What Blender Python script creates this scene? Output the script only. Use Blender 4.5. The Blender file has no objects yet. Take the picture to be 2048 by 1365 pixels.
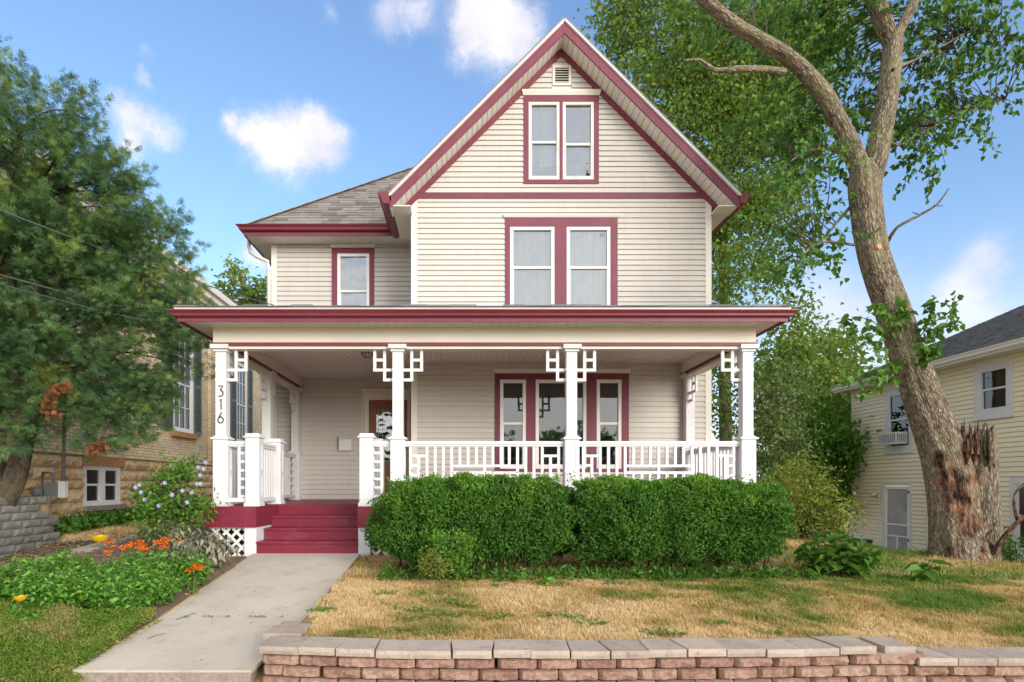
import bpy, bmesh, math, random
import numpy as np
from mathutils import Vector, Matrix, noise as mnoise

random.seed(7)
RNG = np.random.default_rng(7)
SC = bpy.context.scene
COL = SC.collection

# ------------------------------------------------------------------ camera
F, VX, VY, EYE = 1200.0, 930.0, 970.0, 0.98        # focal length (px of a 2048 wide picture), vanishing point, eye height
cam_d = bpy.data.cameras.new('camera')
cam_d.sensor_width = 36.0
cam_d.lens = 36.0 * F / 2048.0
cam_d.shift_x = (1024.0 - VX) / 2048.0
cam_d.shift_y = (VY - 682.5) / 2048.0
cam_d.clip_end = 3000.0
cam = bpy.data.objects.new('camera', cam_d)
cam.location = (0, 0, EYE)
cam.rotation_euler = (math.radians(90), 0, 0)
COL.objects.link(cam)
SC.camera = cam

# ------------------------------------------------------------------ world and sun
SUN_EL, SUN_AZ = math.radians(14), math.radians(146)   # azimuth clockwise from +Y: behind the photographer, to the right
world = bpy.data.worlds.new('World')
SC.world = world
world.use_nodes = True
wn, wl = world.node_tree.nodes, world.node_tree.links
wn.clear()
w_out = wn.new('ShaderNodeOutputWorld')
w_bg = wn.new('ShaderNodeBackground')
w_sky = wn.new('ShaderNodeTexSky')
w_sky.sky_type = 'NISHITA'
w_sky.sun_disc = False
w_sky.sun_elevation = SUN_EL
w_sky.sun_rotation = SUN_AZ
w_sky.air_density = 1.0
w_sky.dust_density = 1.6
w_sky.ozone_density = 2.0
w_bg.inputs['Strength'].default_value = 0.15
w_tc = wn.new('ShaderNodeTexCoord')


def wmath(op, a, b=None, c=None):
    n = wn.new('ShaderNodeMath'); n.operation = op
    for i, s in enumerate((a, b, c)):
        if s is None:
            continue
        if isinstance(s, (int, float)):
            n.inputs[i].default_value = s
        else:
            wl.new(s, n.inputs[i])
    return n.outputs[0]


def wvec(op, a, b):
    n = wn.new('ShaderNodeVectorMath'); n.operation = op
    for i, s in enumerate((a, b)):
        if isinstance(s, tuple):
            n.inputs[i].default_value = s
        else:
            wl.new(s, n.inputs[i])
    return n.outputs['Value'] if op in ('LENGTH', 'DISTANCE', 'DOT_PRODUCT') else n.outputs[0]


def sky_dir(px_, py_):
    return Vector(((px_ - VX) / F, 1.0, (VY - py_) / F)).normalized()


w_dir = w_tc.outputs['Generated']
w_nz = wn.new('ShaderNodeTexNoise'); w_nz.inputs['Scale'].default_value = 9.0; w_nz.inputs['Detail'].default_value = 8.0
w_nz.inputs['Roughness'].default_value = 0.66
wl.new(w_dir, w_nz.inputs['Vector'])
w_off = wvec('SUBTRACT', w_nz.outputs['Color'], (0.5, 0.5, 0.5))
w_sc = wn.new('ShaderNodeVectorMath'); w_sc.operation = 'SCALE'; wl.new(w_off, w_sc.inputs[0]); w_sc.inputs['Scale'].default_value = 0.095
w_p = wvec('ADD', w_dir, w_sc.outputs[0])
# small fair weather clouds: (direction as seen, angular radius in the same unit, weight)
clouds = [
    (955, 60, 80, 1.0), (1010, 90, 88, 1.0), (985, 10, 62, 0.9), (1060, 70, 46, 0.8), (920, 90, 40, .7),
    (525, 280, 62, 1.0), (590, 300, 66, 1.0), (630, 262, 50, 1.0), (672, 295, 48, 0.95), (490, 268, 34, .8), (570, 335, 50, .7),
    (235, 215, 48, .85), (290, 250, 62, .85), (340, 268, 46, .75), (265, 292, 44, .7), (303, 150, 24, .75), (312, 115, 22, .65),
    (760, 22, 50, .8), (830, 12, 52, .85), (645, 16, 34, .6), (500, 508, 32, .5), (520, 520, 26, .45),
    (1955, 522, 42, .4), (1990, 525, 30, .35), (1640, 575, 70, .35), (1910, 575, 50, .35), (1620, 690, 70, .35), (1700, 640, 80, .3), (1930, 620, 70, .3),
]
acc = None
for (cx, cy, cr, cw) in clouds:
    d = sky_dir(cx, cy)
    k = (F ** 2) / ((cx - VX) ** 2 + F ** 2 + (VY - cy) ** 2)
    r = 0.86 * cr / F * k ** 0.75
    ds = wvec('DISTANCE', w_p, tuple(d))
    q = wmath('DIVIDE', ds, r)
    q = wmath('MULTIPLY', q, q)
    g = wmath('MULTIPLY', wmath('POWER', 2.718, wmath('MULTIPLY', q, -0.9)), cw)
    acc = g if acc is None else wmath('ADD', acc, g)
w_fine = wn.new('ShaderNodeTexNoise'); w_fine.inputs['Scale'].default_value = 22.0; w_fine.inputs['Detail'].default_value = 7.0; w_fine.inputs['Roughness'].default_value = 0.62
wl.new(w_dir, w_fine.inputs['Vector'])
acc = wmath('MULTIPLY', acc, wmath('ADD', wmath('MULTIPLY', w_fine.outputs['Fac'], 1.7), 0.15))
# outside the frame the same fair sky thickens to a thin bright veil (the photograph's soft, even light)
w_n2 = wn.new('ShaderNodeTexNoise'); w_n2.inputs['Scale'].default_value = 3.0; w_n2.inputs['Detail'].default_value = 6.0
wl.new(w_dir, w_n2.inputs['Vector'])
w_sep = wn.new('ShaderNodeSeparateXYZ'); wl.new(w_dir, w_sep.inputs[0])
w_rest = wn.new('ShaderNodeMapRange'); w_rest.inputs['From Min'].default_value = 0.62; w_rest.inputs['From Max'].default_value = 0.15
wl.new(w_sep.outputs['Y'], w_rest.inputs['Value'])
w_c2 = wn.new('ShaderNodeMapRange'); w_c2.inputs['From Min'].default_value = 0.30; w_c2.inputs['From Max'].default_value = 0.70
w_c2.inputs['To Min'].default_value = 0.55; w_c2.inputs['To Max'].default_value = 1.25
wl.new(w_n2.outputs['Fac'], w_c2.inputs['Value'])
acc = wmath('ADD', acc, wmath('MULTIPLY', w_c2.outputs[0], w_rest.outputs[0]))
w_hz = wn.new('ShaderNodeMapRange'); w_hz.interpolation_type = 'SMOOTHSTEP'; w_hz.inputs['From Min'].default_value = 0.50; w_hz.inputs['From Max'].default_value = 0.02; w_hz.inputs['To Max'].default_value = 0.95
wl.new(w_sep.outputs['Z'], w_hz.inputs['Value'])
acc = wmath('ADD', acc, w_hz.outputs[0])
w_ramp = wn.new('ShaderNodeMapRange'); w_ramp.interpolation_type = 'SMOOTHSTEP'
w_ramp.inputs['From Min'].default_value = 0.14; w_ramp.inputs['From Max'].default_value = 1.5; w_ramp.inputs['To Max'].default_value = 0.92
wl.new(acc, w_ramp.inputs['Value'])
w_mix = wn.new('ShaderNodeMix'); w_mix.data_type = 'RGBA'
w_gain = wn.new('ShaderNodeMix'); w_gain.data_type = 'RGBA'; w_gain.blend_type = 'MULTIPLY'; w_gain.inputs['Factor'].default_value = 1.0
wl.new(w_sky.outputs[0], w_gain.inputs[6]); w_gain.inputs[7].default_value = (1.10, 1.18, 1.30, 1)
wl.new(w_ramp.outputs[0], w_mix.inputs['Factor'])
w_cc = wn.new('ShaderNodeMix'); w_cc.data_type = 'RGBA'
w_cs = wn.new('ShaderNodeMapRange'); w_cs.inputs['From Min'].default_value = 0.35; w_cs.inputs['From Max'].default_value = 0.62
w_n3 = wn.new('ShaderNodeTexNoise'); w_n3.inputs['Scale'].default_value = 13.0; w_n3.inputs['Detail'].default_value = 4.0; wl.new(w_dir, w_n3.inputs['Vector'])
wl.new(w_n3.outputs['Fac'], w_cs.inputs['Value']); wl.new(w_cs.outputs[0], w_cc.inputs['Factor'])
w_cc.inputs[6].default_value = (3.5, 3.4, 3.75, 1); w_cc.inputs[7].default_value = (4.5, 4.3, 4.4, 1)
w_vl = wn.new('ShaderNodeMix'); w_vl.data_type = 'RGBA'
wl.new(w_rest.outputs[0], w_vl.inputs['Factor']); wl.new(w_cc.outputs[2], w_vl.inputs[6]); w_vl.inputs[7].default_value = (7.3, 7.1, 7.0, 1)
wl.new(w_gain.outputs[2], w_mix.inputs[6]); wl.new(w_vl.outputs[2], w_mix.inputs[7])
wl.new(w_mix.outputs[2], w_bg.inputs['Color'])
wl.new(w_bg.outputs[0], w_out.inputs['Surface'])

sun_d = bpy.data.lights.new('sun', 'SUN')
sun_d.energy = 2.0
sun_d.angle = math.radians(34)
sun_d.color = (1.0, 0.945, 0.87)
sun = bpy.data.objects.new('sun', sun_d)
sdir = Vector((math.sin(SUN_AZ) * math.cos(SUN_EL), math.cos(SUN_AZ) * math.cos(SUN_EL), math.sin(SUN_EL)))
sun.rotation_euler = sdir.to_track_quat('Z', 'Y').to_euler()
sun.location = (0, 0, 40)
COL.objects.link(sun)

SC.view_settings.view_transform = 'Standard'
SC.view_settings.look = 'None'
SC.view_settings.gamma = 1.0
SC.view_settings.exposure = 0.82
SC.cycles.use_adaptive_sampling = True
SC.cycles.adaptive_threshold = 0.02
world.cycles.sampling_method = 'MANUAL'
world.cycles.sample_map_resolution = 512
SC.cycles.max_bounces = 7
SC.cycles.diffuse_bounces = 4
SC.cycles.transparent_max_bounces = 12


# ------------------------------------------------------------------ helpers
def px(x, y, Y):
    """the point at distance Y that the photograph shows at pixel x, y"""
    return Vector(((x - VX) * Y / F, Y, EYE + (VY - y) * Y / F))


def X_(x, Y):
    return (x - VX) * Y / F


def Z_(y, Y):
    return EYE + (VY - y) * Y / F


ORG = {}


def link(o, parent, org):
    org = Vector(org)
    COL.objects.link(o)
    if parent is not None:
        o.parent = parent
        o.location = org - ORG[parent.name]
    else:
        o.location = org
    ORG[o.name] = org
    return o


def tag(o, label=None, cat=None, group=None, kind=None):
    for k, v in (('label', label), ('category', cat), ('group', group), ('kind', kind)):
        if v:
            o[k] = v
    return o


def thing(name, label, cat, loc, group=None):
    o = bpy.data.objects.new(name, None)
    o.empty_display_size = 0.2
    link(o, None, loc)
    return tag(o, label, cat, group)


def part_empty(name, parent, loc):
    o = bpy.data.objects.new(name, None)
    return link(o, parent, loc)


class Fr:
    """a wall's own axes: u along it, n out of it, w up"""
    def __init__(s, o, u, n):
        s.o, s.u, s.n = Vector(o), Vector(u), Vector(n)

    def __call__(s, u, n, w):
        return s.o + s.u * u + s.n * n + Vector((0, 0, w))


WORLD = None


class MB:
    def __init__(s, fr=None):
        s.v, s.f, s.fr = [], [], fr

    def add(s, pts, faces):
        k = len(s.v)
        for p in pts:
            s.v.append(s.fr(*p) if s.fr else Vector(p))
        s.f += [tuple(i + k for i in f) for f in faces]
        return s

    def box(s, x0, x1, y0, y1, z0, z1):
        return s.add([(x, y, z) for z in (z0, z1) for y in (y0, y1) for x in (x0, x1)],
                     [(0, 2, 3, 1), (4, 5, 7, 6), (0, 1, 5, 4), (2, 6, 7, 3), (0, 4, 6, 2), (1, 3, 7, 5)])

    def quad(s, *p):
        return s.add(list(p), [tuple(range(len(p)))])

    def prism(s, poly, d):
        n = len(poly); d = Vector(d)
        a = [Vector(p) for p in poly]
        return s.add(a + [p + d for p in a], [tuple(range(n))[::-1], tuple(range(n, 2 * n))] +
                     [(i, (i + 1) % n, n + (i + 1) % n, n + i) for i in range(n)])

    def beam(s, a, b, w, h, up=(0, 0, 1)):
        """a bar from a to b, w wide and h high"""
        a, b = Vector(a), Vector(b)
        d = (b - a).normalized(); u = Vector(up)
        sd = d.cross(u)
        if sd.length < 1e-5:
            sd = d.cross(Vector((0, 1, 0)))
        sd.normalize(); u = sd.cross(d)
        c = []
        for p in (a, b):
            for i, j in ((-1, -1), (1, -1), (1, 1), (-1, 1)):
                c.append(p + sd * (i * w / 2) + u * (j * h / 2))
        return s.add(c, [(0, 1, 2, 3), (7, 6, 5, 4), (0, 4, 5, 1), (1, 5, 6, 2), (2, 6, 7, 3), (3, 7, 4, 0)])

    def tube(s, pts, rad, n=8, cap=True):
        pts = [Vector(p) for p in pts]
        if not hasattr(rad, '__len__'):
            rad = [rad] * len(pts)
        ref = Vector((0.31, 0.17, 0.93))
        ring = []
        for i, p in enumerate(pts):
            t = (pts[min(i + 1, len(pts) - 1)] - pts[max(i - 1, 0)]).normalized()
            if abs(t.dot(ref)) > 0.95:
                ref = Vector((0.9, 0.1, 0.2))
            a = t.cross(ref).normalized(); b = t.cross(a)
            ring.append([p + (a * math.cos(2 * math.pi * k / n) + b * math.sin(2 * math.pi * k / n)) * rad[i] for k in range(n)])
        vs = [q for r in ring for q in r]
        fs = [(i * n + k, i * n + (k + 1) % n, (i + 1) * n + (k + 1) % n, (i + 1) * n + k) for i in range(len(pts) - 1) for k in range(n)]
        if cap:
            fs += [tuple(range(n))[::-1], tuple(range((len(pts) - 1) * n, len(pts) * n))]
        return s.add(vs, fs)

    def sweep(s, path, prof):
        """path: list of (x, y, z) in plan; prof: closed list of (out, dz), out = to the right of the walking direction"""
        P = [Vector(p) for p in path]
        n, m = len(P), len(prof)
        rings = []
        for i, p in enumerate(P):
            ds = []
            if i > 0: ds.append((P[i] - P[i - 1]).normalized())
            if i < n - 1: ds.append((P[i + 1] - P[i]).normalized())
            ns = [Vector((d.y, -d.x, 0)) for d in ds]
            if len(ns) == 2:
                b = (ns[0] + ns[1]).normalized(); b = b / max(0.2, b.dot(ns[0]))
            else:
                b = ns[0]
            rings.append([p + b * o + Vector((0, 0, dz)) for o, dz in prof])
        vs = [q for r in rings for q in r]
        fs = [(i * m + k, i * m + (k + 1) % m, (i + 1) * m + (k + 1) % m, (i + 1) * m + k) for i in range(n - 1) for k in range(m)]
        fs += [tuple(range(m))[::-1], tuple(range((n - 1) * m, n * m))]
        return s.add(vs, fs)

    def mesh(s, name, org, m, smooth=False, recalc=True):
        me = bpy.data.meshes.new(name)
        me.from_pydata([tuple(v - org) for v in s.v], [], s.f)
        if recalc:
            bm = bmesh.new(); bm.from_mesh(me)
            bmesh.ops.recalc_face_normals(bm, faces=bm.faces)
            bm.to_mesh(me); bm.free()
        if smooth:
            me.polygons.foreach_set('use_smooth', [True] * len(me.polygons))
        me.materials.append(m)
        return me

    def build(s, name, m, parent=None, smooth=False, org=None):
        if org is None:
            lo = [min(v[i] for v in s.v) for i in range(3)]; hi = [max(v[i] for v in s.v) for i in range(3)]
            org = Vector(((lo[0] + hi[0]) / 2, (lo[1] + hi[1]) / 2, lo[2]))
        org = Vector(org)
        return link(bpy.data.objects.new(name, s.mesh(name, org, m, smooth)), parent, org)


def inst(name, me, parent, loc, rz=0.0, scale=None, rot=None):
    o = bpy.data.objects.new(name, me)
    link(o, parent, loc)
    o.rotation_euler = rot if rot is not None else (0, 0, rz)
    if scale is not None:
        o.scale = scale
    return o


def np_mesh(name, V, faces, m, rnd=None, org=(0, 0, 0), parent=None, smooth=False, vec=None):
    """V (n,3) world points; faces (k,c) index array, one corner count; rnd one value per face"""
    V = np.asarray(V, dtype=np.float32) - np.asarray(org, dtype=np.float32)
    faces = np.asarray(faces, dtype=np.int32)
    me = bpy.data.meshes.new(name)
    k, c = faces.shape
    me.vertices.add(len(V)); me.vertices.foreach_set('co', V.ravel())
    me.loops.add(k * c); me.loops.foreach_set('vertex_index', faces.ravel())
    me.polygons.add(k); me.polygons.foreach_set('loop_start', np.arange(0, k * c, c, dtype=np.int32))
    me.polygons.foreach_set('loop_total', np.full(k, c, dtype=np.int32))
    if smooth:
        me.polygons.foreach_set('use_smooth', np.ones(k, dtype=bool))
    me.update(calc_edges=True)
    if rnd is not None:
        a = me.attributes.new('rnd', 'FLOAT', 'FACE'); a.data.foreach_set('value', np.asarray(rnd, dtype=np.float32))
    if vec is not None:
        a = me.attributes.new('bark', 'FLOAT_VECTOR', 'POINT'); a.data.foreach_set('vector', np.asarray(vec, dtype=np.float32).ravel())
    me.materials.append(m)
    return link(bpy.data.objects.new(name, me), parent, org)


# ------------------------------------------------------------------ materials
MATS = {}


class NT:
    def __init__(s, name):
        s.m = bpy.data.materials.new(name); s.m.use_nodes = True
        s.n, s.l = s.m.node_tree.nodes, s.m.node_tree.links
        s.n.clear()
        s.out = s.n.new('ShaderNodeOutputMaterial')
        s.bsdf = s.n.new('ShaderNodeBsdfPrincipled')
        s.l.new(s.bsdf.outputs[0], s.out.inputs[0])

    def node(s, t, **kw):
        nd = s.n.new(t)
        for k, v in kw.items():
            setattr(nd, k, v)
        return nd

    def put(s, sock, v):
        if isinstance(v, (int, float)):
            sock.default_value = v
        elif isinstance(v, tuple):
            sock.default_value = v if len(v) == 4 or sock.type == 'VECTOR' else v + (1,)
        else:
            s.l.new(v, sock)

    def pos(s):
        return s.node('ShaderNodeNewGeometry').outputs['Position']

    def scale(s, v, sc):
        n = s.node('ShaderNodeVectorMath', operation='MULTIPLY'); s.l.new(v, n.inputs[0]); n.inputs[1].default_value = sc
        return n.outputs[0]

    def noise(s, v, sc, det=4.0, rough=0.55, out='Fac'):
        n = s.node('ShaderNodeTexNoise'); s.l.new(v, n.inputs['Vector'])
        n.inputs['Scale'].default_value = sc; n.inputs['Detail'].default_value = det; n.inputs['Roughness'].default_value = rough
        return n.outputs[out]

    def rng(s, v, a, b, c=0.0, d=1.0, smooth=False):
        n = s.node('ShaderNodeMapRange'); s.l.new(v, n.inputs['Value'])
        if smooth: n.interpolation_type = 'SMOOTHSTEP'
        for k, x in zip(('From Min', 'From Max', 'To Min', 'To Max'), (a, b, c, d)):
            n.inputs[k].default_value = x
        return n.outputs[0]

    def mix(s, f, a, b, blend='MIX'):
        n = s.node('ShaderNodeMix', data_type='RGBA', blend_type=blend)
        s.put(n.inputs[0], f); s.put(n.inputs[6], a); s.put(n.inputs[7], b)
        return n.outputs[2]

    def math(s, op, a, b=0.0):
        n = s.node('ShaderNodeMath', operation=op)
        s.put(n.inputs[0], a); s.put(n.inputs[1], b)
        return n.outputs[0]

    def ramp(s, f, stops):
        n = s.node('ShaderNodeValToRGB'); s.l.new(f, n.inputs[0])
        e = n.color_ramp.elements
        while len(e) < len(stops): e.new(0.5)
        for el, (p, c) in zip(e, stops):
            el.position = p; el.color = c + (1,)
        return n.outputs[0]

    def bump(s, h, strength=0.3, dist=0.01):
        n = s.node('ShaderNodeBump'); s.l.new(h, n.inputs['Height'])
        n.inputs['Strength'].default_value = strength; n.inputs['Distance'].default_value = dist
        s.l.new(n.outputs[0], s.bsdf.inputs['Normal'])

    def attr(s, name, out='Fac'):
        n = s.node('ShaderNodeAttribute'); n.attribute_name = name
        return n.outputs[out]

    def objrand(s):
        return s.node('ShaderNodeObjectInfo').outputs['Random']

    def done(s, col, rough=0.6, spec=0.5, metal=0.0):
        s.put(s.bsdf.inputs['Base Color'], col); s.put(s.bsdf.inputs['Roughness'], rough)
        s.bsdf.inputs['Specular IOR Level'].default_value = spec
        s.bsdf.inputs['Metallic'].default_value = metal
        return s.m


def paint(name, col, rough=0.5, var=0.10, dirt=0.0, dirtcol=(0.25, 0.22, 0.18), grain=(1, 1, 1), bump=0.05, objvar=0.0, spec=0.4, streak=0.0):
    t = NT(name); p = t.pos()
    a = t.noise(t.scale(p, grain), 1.7, 5.0)
    b = t.noise(t.scale(p, grain), 38.0, 3.0)
    f = t.math('ADD', t.math('MULTIPLY', a, 0.65), t.math('MULTIPLY', b, 0.35))
    lo = tuple(c * (1 - var) for c in col); hi = tuple(min(1, c * (1 + var)) for c in col)
    c = t.mix(t.rng(f, 0.3, 0.7), lo, hi)
    if objvar:
        c = t.mix(t.math('MULTIPLY', t.objrand(), objvar), c, tuple(x * 0.6 for x in col))
    if streak:
        sk = t.noise(t.scale(p, (9, 9, .35)), 1.0, 5.0, 0.6)
        c = t.mix(t.rng(sk, 0.50, 0.75, 0, streak), c, dirtcol)
    if dirt:
        d = t.noise(p, 3.3, 8.0, 0.65)
        c = t.mix(t.rng(d, 0.52, 0.75, 0, dirt), c, dirtcol)
    t.bump(b, bump, 0.004)
    return t.done(c, rough, spec)


def leafmat(name, stops, trans=0.35, rough=0.55, patch=0.35, pscale=1.6):
    t = NT(name)
    r = t.attr('rnd')
    n = t.noise(t.pos(), pscale, 3.0)
    f = t.math('ADD', t.math('MULTIPLY', r, 1.0 - patch), t.math('MULTIPLY', t.rng(n, 0.3, 0.7), patch))
    c = t.ramp(f, stops)
    t.done(c, rough, 0.25)
    tr = t.node('ShaderNodeBsdfTranslucent'); t.put(tr.inputs[0], t.mix(1.0, c, (1.0, 1.0, 0.55), 'MULTIPLY'))
    mx = t.node('ShaderNodeMixShader'); mx.inputs[0].default_value = trans
    t.l.new(t.bsdf.outputs[0], mx.inputs[1]); t.l.new(tr.outputs[0], mx.inputs[2]); t.l.new(mx.outputs[0], t.out.inputs[0])
    return t.m


def barkmat(name, c0, c1, c2, sc=1.0, wear=None):
    t = NT(name)
    v = t.attr('bark', 'Vector')
    s1 = t.scale(v, (1, 1, 0.30))
    vo = t.node('ShaderNodeTexVoronoi', feature='DISTANCE_TO_EDGE')
    wob = t.node('ShaderNodeVectorMath', operation='ADD'); t.l.new(s1, wob.inputs[0])
    nz = t.noise(v, 5.0 * sc, 4.0, out='Color'); t.l.new(t.scale(nz, (0.09, 0.09, 0.09)), wob.inputs[1])
    t.l.new(wob.outputs[0], vo.inputs['Vector']); vo.inputs['Scale'].default_value = 30.0 * sc
    h = t.rng(vo.outputs['Distance'], 0.0, 0.35)
    n2 = t.noise(s1, 24.0 * sc, 6.0)
    hh = t.math('ADD', t.math('MULTIPLY', h, 0.45), t.math('MULTIPLY', t.rng(n2, .25, .75), 0.55))
    c = t.ramp(hh, [(0.2, c0), (0.62, c1), (1.0, c2)])
    big = t.noise(v, 1.3, 4.0)
    c = t.mix(t.rng(big, 0.48, 0.7, 0, 0.5), c, (0.25, 0.235, 0.12))
    if wear:      # torn, rotten wood where a limb broke away
        acc_ = None
        wob2 = t.node('ShaderNodeVectorMath', operation='ADD'); p_ = t.pos(); t.l.new(p_, wob2.inputs[0]); t.l.new(t.scale(t.noise(p_, 4.0, 5.0, 0.6, 'Color'), (.35, .35, .35)), wob2.inputs[1])
        for (wx, wy, wz, wr) in wear:
            dn = t.node('ShaderNodeVectorMath', operation='DISTANCE'); t.l.new(wob2.outputs[0], dn.inputs[0]); dn.inputs[1].default_value = (wx + .175, wy + .175, wz + .175)
            g_ = t.rng(dn.outputs['Value'], wr, wr * .55)
            acc_ = g_ if acc_ is None else t.math('MAXIMUM', acc_, g_)
        rot = t.ramp(t.noise(t.scale(v, (1, 1, .35)), 11.0, 6.0, 0.65), [(0.40, (0.012, 0.009, 0.008)), (0.50, (0.13, 0.065, 0.035)), (0.60, (0.26, 0.155, 0.10)), (0.75, (0.38, 0.29, 0.22))])
        c = t.mix(acc_, c, rot)
    t.bump(hh, 0.9, 0.03)
    return t.done(c, 0.9, 0.15)


M = MATS
M['siding'] = paint('cream_vinyl_siding', (0.575, 0.54, 0.49), 0.55, 0.06, 0.22, (0.42, 0.37, 0.31), (0.15, 1, 4), 0.03, 0.10, streak=0.22)
M['cream'] = paint('cream_trim', (0.72, 0.685, 0.61), 0.5, 0.05, 0.14, (0.5, 0.45, 0.34))
M['soffit'] = paint('cream_soffit', (0.76, 0.72, 0.64), 0.5, 0.05)
M['white'] = paint('white_paint', (0.68, 0.68, 0.69), 0.45, 0.05, 0.22, (0.50, 0.47, 0.42), streak=0.18)
M['frame'] = paint('white_vinyl', (0.78, 0.77, 0.74), 0.4, 0.03, 0.05)
M['oldframe'] = paint('weathered_white_frame', (0.68, 0.66, 0.61), 0.6, 0.12, 0.55, (0.30, 0.27, 0.24))
M['burg'] = paint('burgundy_trim', (0.175, 0.034, 0.060), 0.5, 0.14, 0.25, (0.26, 0.11, 0.13), streak=0.2)
M['burgmetal'] = paint('burgundy_gutter_metal', (0.185, 0.032, 0.043), 0.33, 0.10, 0.12, (0.33, 0.13, 0.12), (0.3, 1, 1), 0.02)
M['steps'] = paint('red_deck_paint', (0.195, 0.018, 0.040), 0.42, 0.20, 0.45, (0.30, 0.11, 0.12), (0.25, 2, 2), 0.25)
M['floor'] = paint('porch_floor_paint', (0.20, 0.02, 0.045), 0.45, 0.12)
M['drip'] = paint('drip_edge_metal', (0.62, 0.62, 0.62), 0.35, 0.1, 0.2, (0.2, 0.2, 0.2))
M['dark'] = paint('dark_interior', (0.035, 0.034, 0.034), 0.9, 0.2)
M['curtain'] = paint('pale_curtain', (0.30, 0.30, 0.31), 0.9, 0.10, 0, grain=(6, 1, 0.3), bump=0.2)
M['blind'] = paint('grey_lace_curtain', (0.34, 0.34, 0.34), 0.9, 0.35, grain=(5, 1, 1))
M['black'] = paint('black_metal', (0.012, 0.012, 0.013), 0.4, 0.1)
M['wire'] = paint('cable_sheath', (0.09, 0.09, 0.09), 0.7, 0.1)
M['lattice'] = paint('white_lattice', (0.74, 0.73, 0.70), 0.6, 0.08, 0.3, (0.42, 0.40, 0.33))
M['mailbox'] = paint('mailbox_enamel', (0.72, 0.71, 0.69), 0.35, 0.04, 0.1)
M['grey_metal'] = paint('grey_meter_metal', (0.16, 0.165, 0.17), 0.5, 0.15, 0.2, (0.12, 0.09, 0.06))
M['ysiding'] = paint('yellow_vinyl_siding', (0.78, 0.70, 0.49), 0.55, 0.05, 0.10, (0.45, 0.38, 0.25), (1, 0.15, 4), 0.03)
M['ytrim'] = paint('grey_white_trim', (0.60, 0.60, 0.60), 0.5, 0.06, 0.2, (0.38, 0.38, 0.37))
M['shutter'] = paint('grey_green_shutter', (0.13, 0.165, 0.155), 0.6, 0.08, 0.15, (0.2, 0.22, 0.2))
M['dirt'] = paint('dark_soil', (0.075, 0.055, 0.038), 0.95, 0.4, bump=0.8)


def wood(name, a, b, grain):
    t = NT(name); p = t.pos()
    n = t.noise(t.scale(p, grain), 6.0, 6.0, 0.65)
    t.bump(n, 0.15, 0.004)
    return t.done(t.mix(t.rng(n, 0.3, 0.72), a, b), 0.38, 0.5)


M['door'] = wood('stained_door_wood', (0.19, 0.058, 0.028), (0.36, 0.13, 0.06), (9, 9, 0.7))


def glassmat(name, refl=0.16, tint=(0.85, 0.9, 0.9), wob=0.02):
    t = NT(name)
    fr = t.node('ShaderNodeFresnel'); fr.inputs[0].default_value = 1.5
    g = t.node('ShaderNodeBsdfGlossy'); g.inputs['Roughness'].default_value = 0.02
    tr = t.node('ShaderNodeBsdfTransparent'); tr.inputs[0].default_value = tint + (1,)
    n = t.noise(t.pos(), 2.3, 2.0)
    b = t.node('ShaderNodeBump'); b.inputs['Strength'].default_value = wob; b.inputs['Distance'].default_value = 0.05
    t.l.new(n, b.inputs['Height']); t.l.new(b.outputs[0], g.inputs['Normal'])
    mx = t.node('ShaderNodeMixShader')
    t.l.new(t.rng(fr.outputs[0], 0.04, 1.0, refl, 1.0), mx.inputs[0])
    t.l.new(tr.outputs[0], mx.inputs[1]); t.l.new(g.outputs[0], mx.inputs[2]); t.l.new(mx.outputs[0], t.out.inputs[0])
    return t.m


M['glass'] = glassmat('window_glass', 0.11)
M['glass_up'] = glassmat('upper_window_glass', 0.24, (0.8, 0.86, 0.88), 0.35)
M['leaded'] = glassmat('leaded_door_glass', 0.30, (0.5, 0.55, 0.55), 0.6)


def shinglemat(name, cols):
    t = NT(name); p = t.pos()
    f = t.objrand()
    g = t.noise(p, 90.0, 3.0, 0.7)
    m = t.noise(p, 2.2, 4.0)
    v = t.math('ADD', t.math('MULTIPLY', f, 0.5), t.math('ADD', t.math('MULTIPLY', g, 0.35), t.math('MULTIPLY', m, 0.3)))
    c = t.ramp(v, cols)
    t.bump(g, 0.5, 0.006)
    return t.done(c, 0.92, 0.2)


M['shingle'] = shinglemat('grey_brown_asphalt_shingle', [(0.2, (0.12, 0.105, 0.095)), (0.55, (0.21, 0.185, 0.165)), (0.95, (0.31, 0.28, 0.25))])
M['shingle_dark'] = shinglemat('dark_asphalt_shingle', [(0.2, (0.09, 0.088, 0.086)), (0.55, (0.165, 0.16, 0.155)), (0.95, (0.25, 0.245, 0.235))])


def concrete():
    t = NT('aged_concrete'); p = t.pos()
    a = t.noise(p, 1.4, 6.0, 0.6); b = t.noise(p, 130.0, 2.0, 0.7); d = t.noise(p, 5.0, 8.0, 0.7)
    c = t.mix(t.rng(a, 0.3, 0.7), (0.50, 0.435, 0.35), (0.61, 0.545, 0.45))
    c = t.mix(t.rng(b, 0.35, 0.75, 0.0, 0.5), c, (0.31, 0.265, 0.215))
    c = t.mix(t.rng(d, 0.54, 0.72, 0, 0.5), c, (0.27, 0.235, 0.19))
    e_ = t.noise(p, .8, 3.0, .5)
    c = t.mix(t.rng(e_, .5, .62, 0, .25), c, (0.36, 0.31, 0.25))
    t.bump(b, 0.25, 0.004)
    return t.done(c, 0.9, 0.2)


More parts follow.
